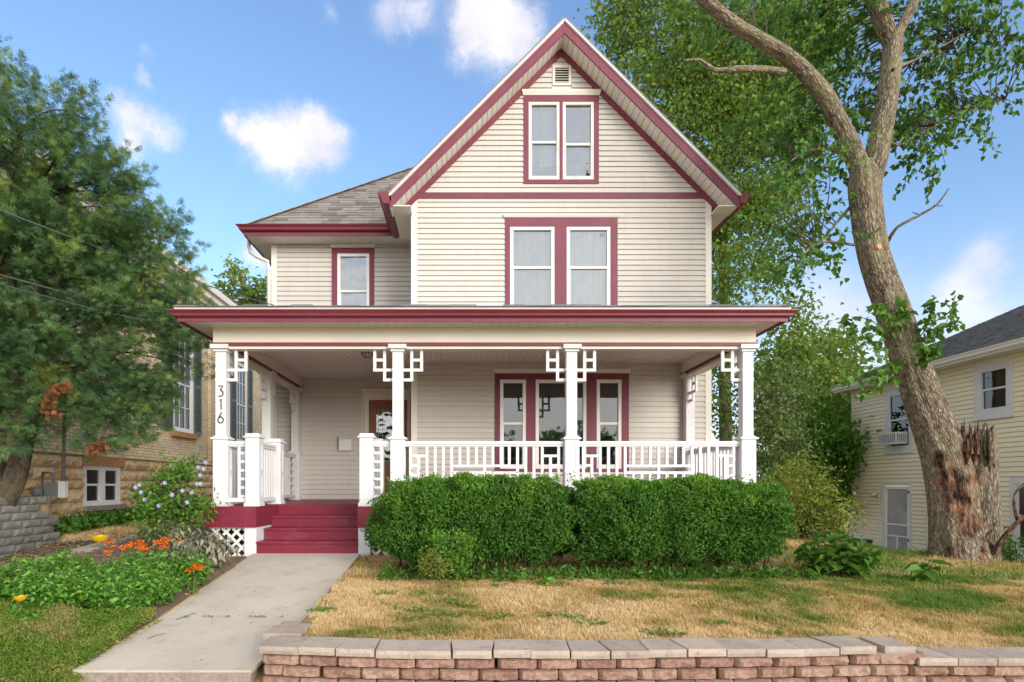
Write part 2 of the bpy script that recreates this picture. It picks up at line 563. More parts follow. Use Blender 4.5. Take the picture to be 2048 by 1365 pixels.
def concrete_side():
    t = NT('exposed_aggregate_concrete'); p = t.pos()
    vo = t.node('ShaderNodeTexVoronoi'); t.l.new(p, vo.inputs['Vector']); vo.inputs['Scale'].default_value = 70.0
    b = t.noise(p, 30.0, 5.0, 0.7)
    c = t.mix(t.rng(b, 0.3, 0.7), (0.20, 0.16, 0.12), (0.36, 0.31, 0.25))
    c = t.mix(t.rng(vo.outputs['Distance'], 0.0, 0.35, 0.55, 0.0), c, (0.45, 0.42, 0.38))
    t.bump(b, 0.6, 0.01)
    return t.done(c, 0.95, 0.15)


def blockmat(name, cols, spk=(0.42, 0.40, 0.36), top=None):
    t = NT(name); p = t.pos()
    b = t.noise(p, 75.0, 3.0, 0.75); a = t.noise(p, 4.0, 6.0, 0.65)
    f = t.math('ADD', t.math('MULTIPLY', t.objrand(), 0.45), t.math('MULTIPLY', t.rng(a, 0.25, 0.75), 0.55))
    c = t.ramp(f, cols)
    c = t.mix(t.rng(b, 0.52, 0.72, 0, 0.45), c, spk)
    c = t.mix(t.rng(b, 0.45, 0.28, 0, 0.5), c, tuple(x * 0.35 for x in cols[0][1]))
    d = t.noise(p, 9.0, 8.0, 0.7)
    c = t.mix(t.rng(d, 0.55, 0.7, 0, 0.45), c, (0.07, 0.06, 0.05))
    t.bump(b, 0.7, 0.008)
    return t.done(c, 0.95, 0.15)


M['concrete'] = concrete()
M['concrete_side'] = concrete_side()
M['block'] = blockmat('red_brown_wall_block', [(0.15, (0.23, 0.13, 0.095)), (0.5, (0.34, 0.205, 0.155)), (0.9, (0.42, 0.29, 0.225))])
M['cap'] = blockmat('grey_brown_cap_block', [(0.15, (0.33, 0.265, 0.215)), (0.5, (0.43, 0.355, 0.29)), (0.92, (0.52, 0.41, 0.335))], (0.55, 0.48, 0.40))
M['greyblock'] = blockmat('mossy_grey_block', [(0.1, (0.11, 0.115, 0.10)), (0.5, (0.18, 0.18, 0.165)), (0.95, (0.27, 0.25, 0.22))], (0.3, 0.3, 0.28))
M['stone'] = blockmat('buff_quarry_stone', [(0.1, (0.42, 0.27, 0.14)), (0.4, (0.62, 0.43, 0.24)), (0.7, (0.70, 0.54, 0.35)), (0.95, (0.60, 0.49, 0.35))], (0.74, 0.63, 0.46))
M['lintel'] = blockmat('orange_sandstone', [(0.1, (0.44, 0.22, 0.095)), (0.9, (0.54, 0.29, 0.13))], (0.6, 0.38, 0.2))
M['mortar'] = paint('buff_mortar', (0.40, 0.31, 0.20), 0.95, 0.15, bump=0.5)
M['paver'] = blockmat('old_brick_paver', [(0.1, (0.14, 0.085, 0.07)), (0.5, (0.22, 0.14, 0.115)), (0.95, (0.30, 0.22, 0.18))], (0.30, 0.25, 0.21))


def brickmat():
    t = NT('cream_city_brick'); p = t.pos()
    sw = t.node('ShaderNodeSeparateXYZ'); t.l.new(p, sw.inputs[0])
    cb = t.node('ShaderNodeCombineXYZ'); t.l.new(sw.outputs['Y'], cb.inputs[0]); t.l.new(sw.outputs['Z'], cb.inputs[1])
    br = t.node('ShaderNodeTexBrick'); t.l.new(cb.outputs[0], br.inputs['Vector'])
    br.inputs['Scale'].default_value = 1.0; br.inputs['Brick Width'].default_value = 0.215; br.inputs['Row Height'].default_value = 0.072
    br.inputs['Mortar Size'].default_value = 0.007
    br.inputs['Color1'].default_value = (0.80, 0.68, 0.46, 1); br.inputs['Color2'].default_value = (0.68, 0.54, 0.33, 1); br.inputs['Mortar'].default_value = (0.33, 0.27, 0.20, 1)
    st = t.noise(p, 2.6, 7.0, 0.7)
    c = t.mix(t.rng(st, 0.52, 0.72, 0, 0.55), br.outputs['Color'], (0.20, 0.14, 0.085))
    t.bump(br.outputs['Fac'], -0.8, 0.012)
    return t.done(c, 0.95, 0.15)


M['brick'] = brickmat()


def groundmat():
    t = NT('dry_lawn_soil'); p = t.pos()
    a = t.noise(p, 0.9, 5.0, 0.6); b = t.noise(p, 22.0, 6.0, 0.7)
    c = t.mix(t.rng(b, 0.3, 0.7), (0.34, 0.23, 0.115), (0.56, 0.40, 0.22))
    c = t.mix(t.rng(a, 0.5, 0.68, 0, 0.6), c, (0.13, 0.14, 0.04))
    t.bump(b, 0.8, 0.03)
    return t.done(c, 0.95, 0.1)


M['ground'] = groundmat()
M['litter'] = paint('leaf_litter_soil', (0.17, 0.125, 0.085), 0.95, 0.5, 0.5, (0.30, 0.22, 0.14), bump=1.0)
M['grass'] = leafmat('dry_lawn_grass', [(0.0, (0.12, 0.22, 0.03)), (0.28, (0.28, 0.30, 0.075)), (0.42, (0.44, 0.34, 0.12)), (0.7, (0.62, 0.43, 0.19)), (1.0, (0.76, 0.58, 0.33))], 0.25, 0.7, 0.0)
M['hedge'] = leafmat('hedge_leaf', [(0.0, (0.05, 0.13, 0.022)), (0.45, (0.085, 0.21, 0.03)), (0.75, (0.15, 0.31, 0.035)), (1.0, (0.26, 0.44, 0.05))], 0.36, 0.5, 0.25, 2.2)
M['cedar'] = leafmat('cedar_spray', [(0.0, (0.045, 0.105, 0.055)), (0.38, (0.085, 0.175, 0.07)), (0.60, (0.15, 0.25, 0.075)), (0.76, (0.31, 0.37, 0.085)), (1.0, (0.58, 0.50, 0.10))], 0.30, 0.6, 0.35, 1.5)
M['cedar_dead'] = leafmat('dead_cedar_spray', [(0.0, (0.16, 0.06, 0.025)), (1.0, (0.30, 0.13, 0.05))], 0.2, 0.7, 0.2)
M['maple'] = leafmat('bright_tree_leaf', [(0.0, (0.065, 0.14, 0.03)), (0.4, (0.14, 0.24, 0.045)), (0.75, (0.26, 0.35, 0.065)), (1.0, (0.45, 0.48, 0.10))], 0.42, 0.5, 0.45, 0.5)
M['mulberry'] = leafmat('leaning_tree_leaf', [(0.0, (0.045, 0.12, 0.025)), (0.5, (0.085, 0.20, 0.03)), (1.0, (0.16, 0.30, 0.05))], 0.38, 0.42, 0.25, 0.8)
M['shrubA'] = leafmat('mid_green_leaf', [(0.0, (0.05, 0.13, 0.02)), (0.5, (0.10, 0.23, 0.03)), (1.0, (0.20, 0.36, 0.05))], 0.35, 0.5, 0.3)
M['shrubB'] = leafmat('yellow_green_leaf', [(0.0, (0.11, 0.16, 0.03)), (0.5, (0.23, 0.29, 0.05)), (1.0, (0.42, 0.46, 0.10))], 0.35, 0.55, 0.3)
M['shrubC'] = leafmat('grey_green_leaf', [(0.0, (0.08, 0.14, 0.05)), (0.5, (0.16, 0.24, 0.075)), (1.0, (0.28, 0.36, 0.12))], 0.35, 0.55, 0.3)
M['mint'] = leafmat('fresh_green_leaf', [(0.0, (0.08, 0.23, 0.035)), (0.5, (0.15, 0.38, 0.045)), (1.0, (0.27, 0.52, 0.08))], 0.35, 0.5, 0.15)
M['phlox'] = leafmat('creeping_needle_leaf', [(0.0, (0.07, 0.15, 0.02)), (0.5, (0.16, 0.27, 0.03)), (0.8, (0.26, 0.30, 0.06)), (1.0, (0.46, 0.33, 0.17))], 0.25, 0.6, 0.1, 3.0)
M['wilted'] = leafmat('wilted_grey_leaf', [(0.0, (0.13, 0.14, 0.09)), (0.5, (0.24, 0.24, 0.16)), (1.0, (0.36, 0.33, 0.24))], 0.2, 0.7, 0.2)
M['orange'] = leafmat('orange_petal', [(0.0, (0.70, 0.10, 0.008)), (1.0, (0.90, 0.26, 0.015))], 0.3, 0.5, 0.1)
M['yellow'] = leafmat('yellow_petal', [(0.0, (0.85, 0.52, 0.02)), (1.0, (0.92, 0.62, 0.03))], 0.4, 0.5, 0.1)
M['lavender'] = leafmat('lavender_petal', [(0.0, (0.42, 0.40, 0.72)), (1.0, (0.66, 0.64, 0.88))], 0.4, 0.5, 0.1)
M['redleaf'] = leafmat('turning_leaf', [(0.0, (0.30, 0.05, 0.02)), (1.0, (0.42, 0.16, 0.04))], 0.3, 0.5, 0.1)
M['litterleaf'] = leafmat('dry_fallen_leaf', [(0.0, (0.16, 0.10, 0.05)), (1.0, (0.42, 0.30, 0.17))], 0.1, 0.8, 0.1)
M['bark'] = barkmat('furrowed_bark', (0.075, 0.057, 0.040), (0.27, 0.225, 0.16), (0.46, 0.40, 0.30), 1.0, [tuple(px(x_, y_, 8.8)) + (r_,) for x_, y_, r_ in ((1885, 925, .24), (1908, 960, .27), (1925, 1000, .29), (1938, 1045, .25), (1950, 905, .27), (1960, 870, .2), (1955, 960, .2), (1895, 1105, .2), (1960, 1110, .12), (1880, 835, .06))])
M['bark_thin'] = barkmat('twig_bark', (0.06, 0.05, 0.04), (0.15, 0.12, 0.09), (0.24, 0.20, 0.15), 2.0)
M['cedarbark'] = barkmat('cedar_bark', (0.04, 0.03, 0.024), (0.11, 0.085, 0.065), (0.20, 0.16, 0.13), 1.5)
M['cutwood'] = paint('fresh_cut_wood', (0.50, 0.27, 0.14), 0.8, 0.15)
M['rotwood'] = barkmat('exposed_rotten_wood', (0.012, 0.009, 0.008), (0.16, 0.085, 0.05), (0.36, 0.22, 0.14), 0.8)
M['stem'] = paint('green_stem', (0.10, 0.15, 0.04), 0.7, 0.2)
M['twig'] = paint('grey_twig', (0.19, 0.16, 0.13), 0.9, 0.3)


# ------------------------------------------------------------------ ground
def sst(a, b, x):
    t = max(0.0, min(1.0, (x - a) / (b - a)))
    return t * t * (3 - 2 * t)


def walk_z(Y):
    if Y >= 8.6: return 0.0
    if Y >= 5.94: return -0.33 * (8.6 - Y) / 2.66
    return -0.33 - 0.13 * (5.94 - Y) / 1.28


def wall_y(X):
    """front line of the low retaining wall in plan"""
    d = X - 0.3
    return 4.47 + 0.13 * (d / 1.85) ** 2 if d < 0 else 4.47 + 0.13 * min(0.95, d / 3.0) ** 2


def gz(X, Y):
    base = -0.30 + 0.067 * (Y - 4.85)
    base = min(base, 0.0) if Y < 9.3 else 0.0
    base -= 0.10 * sst(2.9, 3.7, X) * sst(6.5, 4.9, Y)
    base -= 1.05 * sst(4.5, 12, X) * sst(5, 15, Y)
    if X < -3.5:
        base += 0.045 * max(0.0, min(Y, 13.5) - 9.0) * sst(-3.5, -5, X)
    if X > -1.49:
        if Y < 4.72: return -0.66
    elif X > -3.0:
        return (walk_z(Y) - 0.12) if Y > 4.6 else -0.7
    else:
        b = walk_z(max(Y, 4.6)) + 0.01
        base = base + (min(base, b) - base) * sst(-4.6, -3.3, X)
        base -= 0.45 * max(0.0, 4.9 - Y)
        base = max(base, -0.7)
    if X < -6.70 and Y < 9.75:
        return 0.70
    return base


xs = sorted(set([-300, -120, -60, -30, -18, -12] + [round(-9 + 0.3 * i, 3) for i in range(74)] + [-6.72, -6.69, -3.02, -2.99, -1.51, -1.48] + [14, 18, 30, 60, 120, 300]))
ys = sorted(set([-300, -100, -40, -10, 0, 2, 3] + [round(3.6 + 0.25 * i, 3) for i in range(85)] + [4.70, 4.73, 9.74, 9.76] + [26, 30, 40, 60, 120, 300, 900]))
g = MB()
g.v = [Vector((x, y, gz(x, y))) for y in ys for x in xs]
nx = len(xs)
g.f = [(j * nx + i, j * nx + i + 1, (j + 1) * nx + i + 1, (j + 1) * nx + i) for j in range(len(ys) - 1) for i in range(nx - 1)]
tag(g.build('ground', M['ground'], smooth=True, org=(0, 0, 0)), kind='structure')

# walkway: two concrete slabs and the front step
walk = tag(part_empty('walkway', None, (-2.25, 6.6, -0.4)), kind='structure')


def slab(y0, y1, x0a, x1a, x0b, x1b):
    b = MB(); n = 8
    for i in range(n):
        pass
    vs, fs = [], []
    z0, z1 = walk_z(y0), walk_z(y1)
    b.add([(x0a, y0, z0 - .03), (x1a, y0, z0 - .03), (x0b, y1, z1 - .03), (x1b, y1, z1 - .03), (x0a, y0, z0), (x1a, y0, z0), (x0b, y1, z1), (x1b, y1, z1)],
          [(0, 2, 3, 1), (4, 5, 7, 6), (0, 1, 5, 4), (2, 6, 7, 3), (0, 4, 6, 2), (1, 3, 7, 5)])
    return b.build('slab', M['concrete'], walk)


slab(5.95, 8.62, -3.035, -1.56, -3.03, -1.50)
slab(4.66, 5.93, -3.045, -1.66, -3.035, -1.56)
b = MB(); b.box(-3.04, -1.66, 4.655, 4.80, -0.95, -0.478); b.build('step_face', M['concrete_side'], walk)
b = MB(); b.box(-3.04, -1.66, 4.30, 4.655, -0.95, -0.645); b.build('step_tread', M['concrete'], walk)

# sidewalk below the wall
b = MB(); b.box(-12, 12, 2.2, 4.2, -0.75, -0.642); tag(b.build('sidewalk', M['concrete']), kind='structure')

# driveway of old pavers with a concrete edge strip
drive = tag(part_empty('driveway', None, (-4.8, 8, -0.1)), kind='structure')
v, f = [], []
row, pw, pl = 0, 0.10, 0.205
yy = 4.6
while yy < 20:
    xx = -5.62 - (pl / 2 if row % 2 else 0)
    while xx < -4.15:
        if xx > -5.64 and not (yy < 7.6 and xx > -4.6 - 0.0 * yy):
            zz = gz(xx, yy) + 0.008 + random.uniform(-0.003, 0.004)
            k = len(v); g_ = 0.005
            x0, x1, y0, y1 = xx + g_, xx + pl - g_, yy + g_, yy + pw - g_
            za = zz; zb = zz + (gz(xx, yy + pw) - gz(xx, yy))
            v += [(x0, y0, za - .03), (x1, y0, za - .03), (x1, y1, zb - .03), (x0, y1, zb - .03), (x0, y0, za), (x1, y0, za), (x1, y1, zb), (x0, y1, zb)]
            f += [(k + 4, k + 5, k + 6, k + 7), (k, k + 1, k + 5, k + 4), (k + 1, k + 2, k + 6, k + 5), (k + 2, k + 3, k + 7, k + 6), (k + 3, k, k + 4, k + 7)]
        xx += pl
    yy += pw; row += 1
pv = np_mesh('paver', v, f, M['paver'], org=(-4.8, 8, -0.1), parent=drive); tag(pv, kind='stuff')
for i in range(14):
    y0 = 5.0 + i * 1.1
    b = MB(); w0 = 0.02 * math.sin(i * 1.7)
    b.add([(x, y, gz(-5.8, y) + dz) for dz in (-.08, .022) for y, x in ((y0, -5.92 + w0), (y0, -5.64 + w0), (y0 + 1.085, -5.64 - w0), (y0 + 1.085, -5.92 - w0))],
          [(0, 1, 2, 3), (4, 5, 6, 7), (0, 1, 5, 4), (1, 2, 6, 5), (2, 3, 7, 6), (3, 0, 4, 7)])
    b.build('edge_slab', M['concrete'], drive)
b = MB()
for i in range(20):
    y0 = 5 + .6 * i
    b.quad((-6.72, y0, gz(-6.5, y0) + .006), (-5.9, y0, gz(-5.9, y0) + .006), (-5.9, y0 + .6, gz(-5.9, y0 + .6) + .006), (-6.72, y0 + .6, gz(-6.5, y0 + .6) + .006))
tag(b.build('soil_strip', M['litter'], smooth=True), kind='structure')


b = MB(); n_i, n_j = 10, 24
for j in range(n_j):
    for i in range(n_i):
        q = [(-4.75 + 1.742 * ii / n_i, 4.2 + 4.35 * jj / n_j) for ii, jj in ((i, j), (i + 1, j), (i + 1, j + 1), (i, j + 1))]
        b.quad(*[(x, y, gz(x, y) + .007) for x, y in q])
tag(b.build('flower_bed_soil', M['litter'], smooth=True), kind='structure')

# ------------------------------------------------------------------ stone-faced blocks
def rock_face(w, h, d, seed, rough=0.012, bulge=0.012, nu=8, nv=4, taper=0.0, rnd_=0.0):
    """a block: split face towards -y, top and sides plain; origin at the middle of the bottom front edge"""
    rs = random.Random(seed)
    off = Vector((rs.uniform(-50, 50), rs.uniform(-50, 50), rs.uniform(-50, 50)))
    v, f = [], []
    for j in range(nv + 1):
        for i in range(nu + 1):
            u, t = i / nu, j / nv
            e = min(1, min(u, 1 - u) * 7, min(t, 1 - t) * 3.2)
            x = (u - 0.5) * w; z = t * h
            n = mnoise.fractal(Vector((x * 14, z * 14, 0)) + off, 0.8, 2.0, 3)
            y = -bulge * e - rough * n * (0.35 + e) + (1 - e) * bulge * 0.9
            if rnd_:
                e2 = min(1, min(u, 1 - u) * w / .024); e3 = min(1, min(t, 1 - t) * h / .013)
                y = -bulge * (e2 * e3) ** .6 + bulge * .9 - rough * n * (.25 + e2 * e3)
                if (i in (0, nu)) and (j in (0, nv)): x *= 1 - .03 / w * .5; y += .012
            x *= 1 - 0.012 * (1 - e); z = (t - 0.5) * (1 - 0.03 * (1 - e)) * h + h / 2
            v.append((x, y, z))
    for j in range(nv):
        for i in range(nu):
            a = j * (nu + 1) + i
            f.append((a, a + 1, a + nu + 2, a + nu + 1))
    k = len(v)
    v += [(-w / 2 * (1 - taper), d, 0), (w / 2 * (1 - taper), d, 0), (w / 2 * (1 - taper), d, h), (-w / 2 * (1 - taper), d, h)]
    bot = list(range(0, nu + 1)); top = [nv * (nu + 1) + i for i in range(nu + 1)]
    lef = [j * (nu + 1) for j in range(nv + 1)]; rig = [j * (nu + 1) + nu for j in range(nv + 1)]
    f.append(tuple(top + [k + 2, k + 3])); f.append(tuple(bot[::-1] + [k, k + 1]))
    f.append(tuple(lef + [k + 3, k])[::-1]); f.append(tuple(rig[::-1] + [k + 1, k + 2])[::-1])
    f.append((k + 1, k, k + 3, k + 2))
    me = bpy.data.meshes.new('block')
    me.from_pydata(v, [], f)
    bm = bmesh.new(); bm.from_mesh(me); bmesh.ops.recalc_face_normals(bm, faces=bm.faces); bm.to_mesh(me); bm.free()
    return me


def with_mat(me, m):
    me.materials.append(m); return me


BH, CH, CT = 0.088, 0.060, -0.256
rw = thing('retaining_wall', 'low curved wall of red brown split-face blocks with grey caps edging the lawn', 'retaining wall', (0, 4.5, -0.7))
bl = [with_mat(rock_face(0.297, BH - 0.004, 0.25, s, 0.020, 0.030, 12, 7, rnd_=1), M['block']) for s in range(6)]
half = [with_mat(rock_face(0.165, BH - 0.004, 0.25, s + 40, 0.013, 0.034, 6, 5, rnd_=1), M['block']) for s in range(2)]


def along(s0):
    """X position after walking s0 along the wall from its left corner"""
    X = -1.58; ds = 0.02; s = 0
    while s < s0:
        dy = (wall_y(X + ds) - wall_y(X)) / ds
        X += ds / math.sqrt(1 + dy * dy) ; s += ds
    return X


def wall_rot(X):
    return math.atan((wall_y(X + .05) - wall_y(X - .05)) / .1)


for r in range(4):
    z = CT - CH - BH * (r + 1)
    s = 0.15 if r % 2 == 0 else 0.085
    first = True
    while s < 6.8:
        wd = 0.300
        me = random.choice(bl)
        if first and r % 2 == 1:
            me = random.choice(half); wd = 0.170
        X = along(s)
        if not (r == 0 and X > 3.42):
            inst('block', me, rw, (X, wall_y(X) + 0.012 + random.uniform(-.006, .006), z), wall_rot(X) + random.uniform(-.02, .02))
        s += (0.300 + wd) / 2 if first and r % 2 == 1 else 0.302
        first = False
caps = [0.33, 0.27, 0.31, 0.24, 0.30, 0.28, 0.32, 0.26]


def cap_mesh(wf, wb, d, seed):
    me = rock_face(1.0, CH, d, seed, 0.004, 0.004, 8, 2)
    for v_ in me.vertices:
        w_ = wf if v_.co.y < d * 0.5 else wb
        v_.co.x *= w_
    return with_mat(me, M['cap'])


s = 0.0; i = 0
while True:
    wf = random.choice((0.30, 0.29, 0.295)); wb = wf + (0.05 if i % 2 else -0.055)
    X = along(s + wf / 2)
    if X > 3.28: break
    if i == 0: wf, wb = 0.315, 0.315
    inst('cap', cap_mesh(wf - .005, wb - .008, 0.32, i), rw, (X, wall_y(X) - 0.022 + random.uniform(-.008, .008), CT - CH + 0.004 + 0.006 * math.sin(i * 1.3)),
         wall_rot(X) + random.uniform(-.012, .012), rot=None)
    s += wf; i += 1
X = along(s + .14)
inst('block', bl[2], rw, (X + .04, wall_y(X) + .01, CT - CH - BH), wall_rot(X))
inst('cap', cap_mesh(0.24, 0.24, 0.3, 77), rw, (X + 0.09, wall_y(X) + .04, CT - CH - 0.012), wall_rot(X))
s2 = s + 0.32
for k in range(7):
    wf = 0.30; wb = wf + (0.05 if k % 2 else -0.055)
    X = along(s2 + wf / 2)
    inst('cap', cap_mesh(wf - .005, wb - .008, 0.31, 50 + k), rw, (X, wall_y(X) - 0.02, CT - CH - BH + .004), wall_rot(X))
    s2 += wf
# return of the wall along the walk
for k, yy in enumerate((5.08, 5.36)):
    inst('cap', cap_mesh(0.275, 0.275, 0.31, 90 + k), rw, (-1.665, yy, CT - CH + 0.012 - k * .02), -math.pi / 2)
    for r in range(2):
        inst('block', bl[(k + r) % 6], rw, (-1.64, yy, CT - CH - BH * (r + 1)), -math.pi / 2)

# ------------------------------------------------------------------ the house
YF, YW, YL = 8.72, 11.05, 12.60           # column centres, window wall, set back door wall
XL, XI, XR = -4.04, -0.97, 4.51           # left corner, inner corner, right corner
FLOOR = 0.67
house = thing('house', 'cream sided gabled house with burgundy trim and wide white front porch', 'house', (0.3, 11, 0))
FW = Fr((0, YW, 0), (1, 0, 0), (0, -1, 0))
FL = Fr((0, YL, 0), (1, 0, 0), (0, -1, 0))


def subtract(iv, holes):
    out = [iv]
    for a, b_ in holes:
        nx_ = []
        for s_, e_ in out:
            if b_ <= s_ or a >= e_: nx_.append((s_, e_)); continue
            if a > s_: nx_.append((s_, a))
            if b_ < e_: nx_.append((b_, e_))
        out = nx_
    return out


def wall_panel(fr, u0, u1, w0, w1, holes, m, parent, thick=0.12):
    """solid sheet behind the siding, with openings"""
    us = sorted({u0, u1} | {h[0] for h in holes} | {h[1] for h in holes})
    b = MB(fr)
    for a, c in zip(us, us[1:]):
        mid = (a + c) / 2
        for s_, e_ in subtract((w0, w1), [(h[2], h[3]) for h in holes if h[0] < mid < h[1]]):
            b.box(a, c, -thick, -0.002, s_, e_)
    return b.build('wall', m, parent)


def siding(fr, w0, w1, pitch, span, holes, m, parent, proud=0.024):
    """lapped boards; span(w) gives the run of the wall at height w"""
    n = int(round((w1 - w0) / pitch))
    for i in range(n):
        a, c = w0 + i * pitch, w0 + (i + 1) * pitch
        la, ra = span(a); lc, rc = span(c)
        mid = (a + c) / 2
        hs = [(h[0], h[1]) for h in holes if h[2] < mid < h[3]]
        runs = []
        for s_, e_ in subtract((la, ra), hs):
            if e_ - s_ > 2.4 and random.random() < .55:
                cut_ = random.uniform(s_ + .7, e_ - .7); runs += [(s_, cut_ - .0015), (cut_ + .0015, e_)]
            else: runs.append((s_, e_))
        for s_, e_ in runs:
            if e_ - s_ < 0.02: continue
            s2_ = lc if s_ == la else s_; e2_ = rc if e_ == ra else e_
            if e2_ - s2_ < 0.01: continue
            b = MB(fr)
            g0 = a + .011
            b.add([(s_, 0, g0), (e_, 0, g0), (s_, proud, g0), (e_, proud, g0), (s_, proud * .96, a + pitch * .25), (e_, proud * .96, a + pitch * .25), (s2_, proud * .35, c), (e2_, proud * .35, c), (s2_, 0, c), (e2_, 0, c)],
                  [(0, 1, 3, 2), (2, 3, 5, 4), (4, 5, 7, 6), (6, 7, 9, 8), (0, 2, 4, 6, 8), (1, 9, 7, 5, 3)])
            b.build('siding_board', m, parent)


def window(parent, fr, u0, u1, w0, w1, units, cas, frm, glass, header=None, fr_w=0.05, sill=None, behind='dark', head=None, mull=None, cas_w=None):
    """units: (ua, ub, wa, wb, meeting rail height or None, curtain material or None)"""
    base = fr((u0 + u1) / 2, 0, w0)
    W = part_empty('window', parent, base)
    b = MB(fr)
    uu = [u0] + [x for u in units for x in (u[0], u[1])] + [u1]
    wa, wb = min(u[2] for u in units), max(u[3] for u in units)
    P = 0.032
    b.box(u0, u1, -0.03, P, wb, w1); b.box(u0, u1, -0.03, P, w0, wa)
    for k in range(0, len(uu), 2):
        b.box(uu[k], uu[k + 1], -0.03, P - .002, wa, wb)
    b.build('casing', cas, W)
    if header:
        h = MB(fr)
        ho, hh, hp = header
        h.add([(u0 - ho * .4, 0, w1), (u1 + ho * .4, 0, w1), (u0 - ho * .4, P + .01, w1), (u1 + ho * .4, P + .01, w1),
               (u0 - ho, 0, w1 + hh), (u1 + ho, 0, w1 + hh), (u0 - ho, hp, w1 + hh), (u1 + ho, hp, w1 + hh),
               (u0 - ho, hp, w1 + hh * .7), (u1 + ho, hp, w1 + hh * .7)],
              [(0, 2, 3, 1), (2, 8, 9, 3), (8, 6, 7, 9), (4, 5, 7, 6), (0, 4, 6, 8, 2), (1, 3, 9, 7, 5)])
        h.build('header', head or M['cream'], W)
    if sill:
        s_ = MB(fr); s_.box(u0 - .04, u1 + .04, 0, .07, w0 - sill, w0 - .001); s_.build('sill', head or M['cream'], W)
    for (ua, ub, a, c, mt, cur) in units:
        q = MB(fr); t = fr_w
        q.box(ua, ua + t, -0.045, 0.02, a, c); q.box(ub - t, ub, -0.045, 0.02, a, c)
        q.box(ua + t, ub - t, -0.045, 0.019, c - t, c); q.box(ua + t, ub - t, -0.045, 0.019, a, a + t * 1.3)
        q.build('frame', frm, W)
        if mt:
            r = MB(fr); r.box(ua + t, ub - t, -0.05, 0.004, mt - .022, mt + .022)
            r.box(ua + t, ua + t + .012, -0.05, -.004, a + t * 1.3, mt - .022); r.box(ub - t - .012, ub - t, -0.05, -.004, a + t * 1.3, mt - .022)
            r.build('sash', frm, W)
        segs = [(a + t * 1.3, mt - .022, -0.030), (mt + .022, c - t, -0.022)] if mt else [(a + t * 1.3, c - t, -0.025)]
        for (za, zb, nn) in segs:
            p = MB(fr); p.box(ua + t, ub - t, nn - .004, nn, za, zb); p.build('pane', glass, W)
        if cur:
            p = MB(fr); n = 24
            ph_ = random.uniform(0, 6); pts = [(ua + (ub - ua) * i / n, -0.11 + 0.010 * math.sin(i * 1.7 + ph_) + .008 * math.sin(i * .63 + 2 * ph_), 0) for i in range(n + 1)]
            top = c - t * .5; bot = a + (random.choice((0, 0, .18, .3)) if cur == M['curtain'] else 0)
            p.add([(x, y, z) for z in (bot, top) for (x, y, _) in pts], [(i, i + 1, n + 2 + i, n + 1 + i) for i in range(n)])
            p.build('curtain', cur, W)
    d = MB(fr); D = -0.55
    a, c = u0 + .02, u1 - .02
    d.quad((a, D, w0), (c, D, w0), (c, D, w1), (a, D, w1)); d.quad((a, D, w0), (a, -.12, w0), (a, -.12, w1), (a, D, w1)); d.quad((c, D, w0), (c, -.12, w0), (c, -.12, w1), (c, D, w1))
    d.quad((a, D, w0), (c, D, w0), (c, -.12, w0), (a, -.12, w0)); d.quad((a, D, w1), (c, D, w1), (c, -.12, w1), (a, -.12, w1))
    d.build('room_behind', M[behind], W)
    return W


zw = lambda y: Z_(y, YW)
xw = lambda x: X_(x, YW)
zl = lambda y: Z_(y, YL)
xl = lambda x: X_(x, YL)
# --- openings
big = (xw(989.5), xw(1257), zw(945), zw(747.6))
up2 = (xw(1010), xw(1234.5), 3.95, zw(437))
att = (xw(1047), xw(1197), zw(369), zw(193.4))
lef = (xl(664), xl(749), 4.35, zl(497))
door = (xl(723), xl(823), FLOOR, zl(778))
BAND = zw(393)
APX, APZ = 1.765, 9.22      # ridge of the front gable
YG = 10.63                  # rake plane
# --- solid walls
wallF = wall_panel(FW, XI, XR, FLOOR - .2, BAND, [big, up2], M['cream'], house)
wallL = wall_panel(FL, XL, XI + .1, FLOOR - .2, 6.2, [lef, (door[0] + .09, door[1] - .06, door[2], zl(800))], M['cream'], house)
gw = MB(FW)
ztop = lambda u: APZ - 0.22 - abs(u - APX)
for a, c in ((XI, att[0]), (att[0], APX), (APX, att[1]), (att[1], XR)):
    segs = [(BAND, None)] if (a < att[0] - .01 or c > att[1] + .01) else [(BAND, att[2]), (att[3], None)]
    for w0, w1 in segs:
        ta = w1 if w1 else max(BAND, ztop(a)); tc = w1 if w1 else max(BAND, ztop(c))
        gw.add([(a, -.12, w0), (c, -.12, w0), (c, -.12, tc), (a, -.12, ta), (a, -.002, w0), (c, -.002, w0), (c, -.002, tc), (a, -.002, ta)],
               [(0, 1, 2, 3), (4, 5, 6, 7), (0, 1, 5, 4), (1, 2, 6, 5), (2, 3, 7, 6), (3, 0, 4, 7)])
wallG = gw.build('wall', M['cream'], house)
b = MB()
b.box(XI, XI + .1, YW + .12, YL - .12, FLOOR - .2, 6.2); b.box(XL, XL + .12, YL + .0, 20, -0.3, 6.2); b.box(XR - .12, XR, YW + .0, 20, -0.3, 6.2); b.box(XL, XR, 19.9, 20, -0.3, 6.2)
b.build('wall', M['siding'], house)
# --- siding boards
fullF = lambda w: (XI + .09, XR - .09)
siding(FW, FLOOR, BAND - .05, 0.0965, fullF, [big, up2], M['siding'], wallF)
siding(FL, FLOOR, 6.0, 0.1015, lambda w: (XL + .09, XI - .0), [lef, (door[0], door[1], 0, door[3])], M['siding'], wallL)
siding(FW, BAND + .05, ztop(APX) - .12, 0.0965, lambda w: (APX - (APZ - .24 - w), APX + (APZ - .24 - w)), [att, (xw(1104), xw(1143), zw(173), zw(132))], M['siding'], wallG)
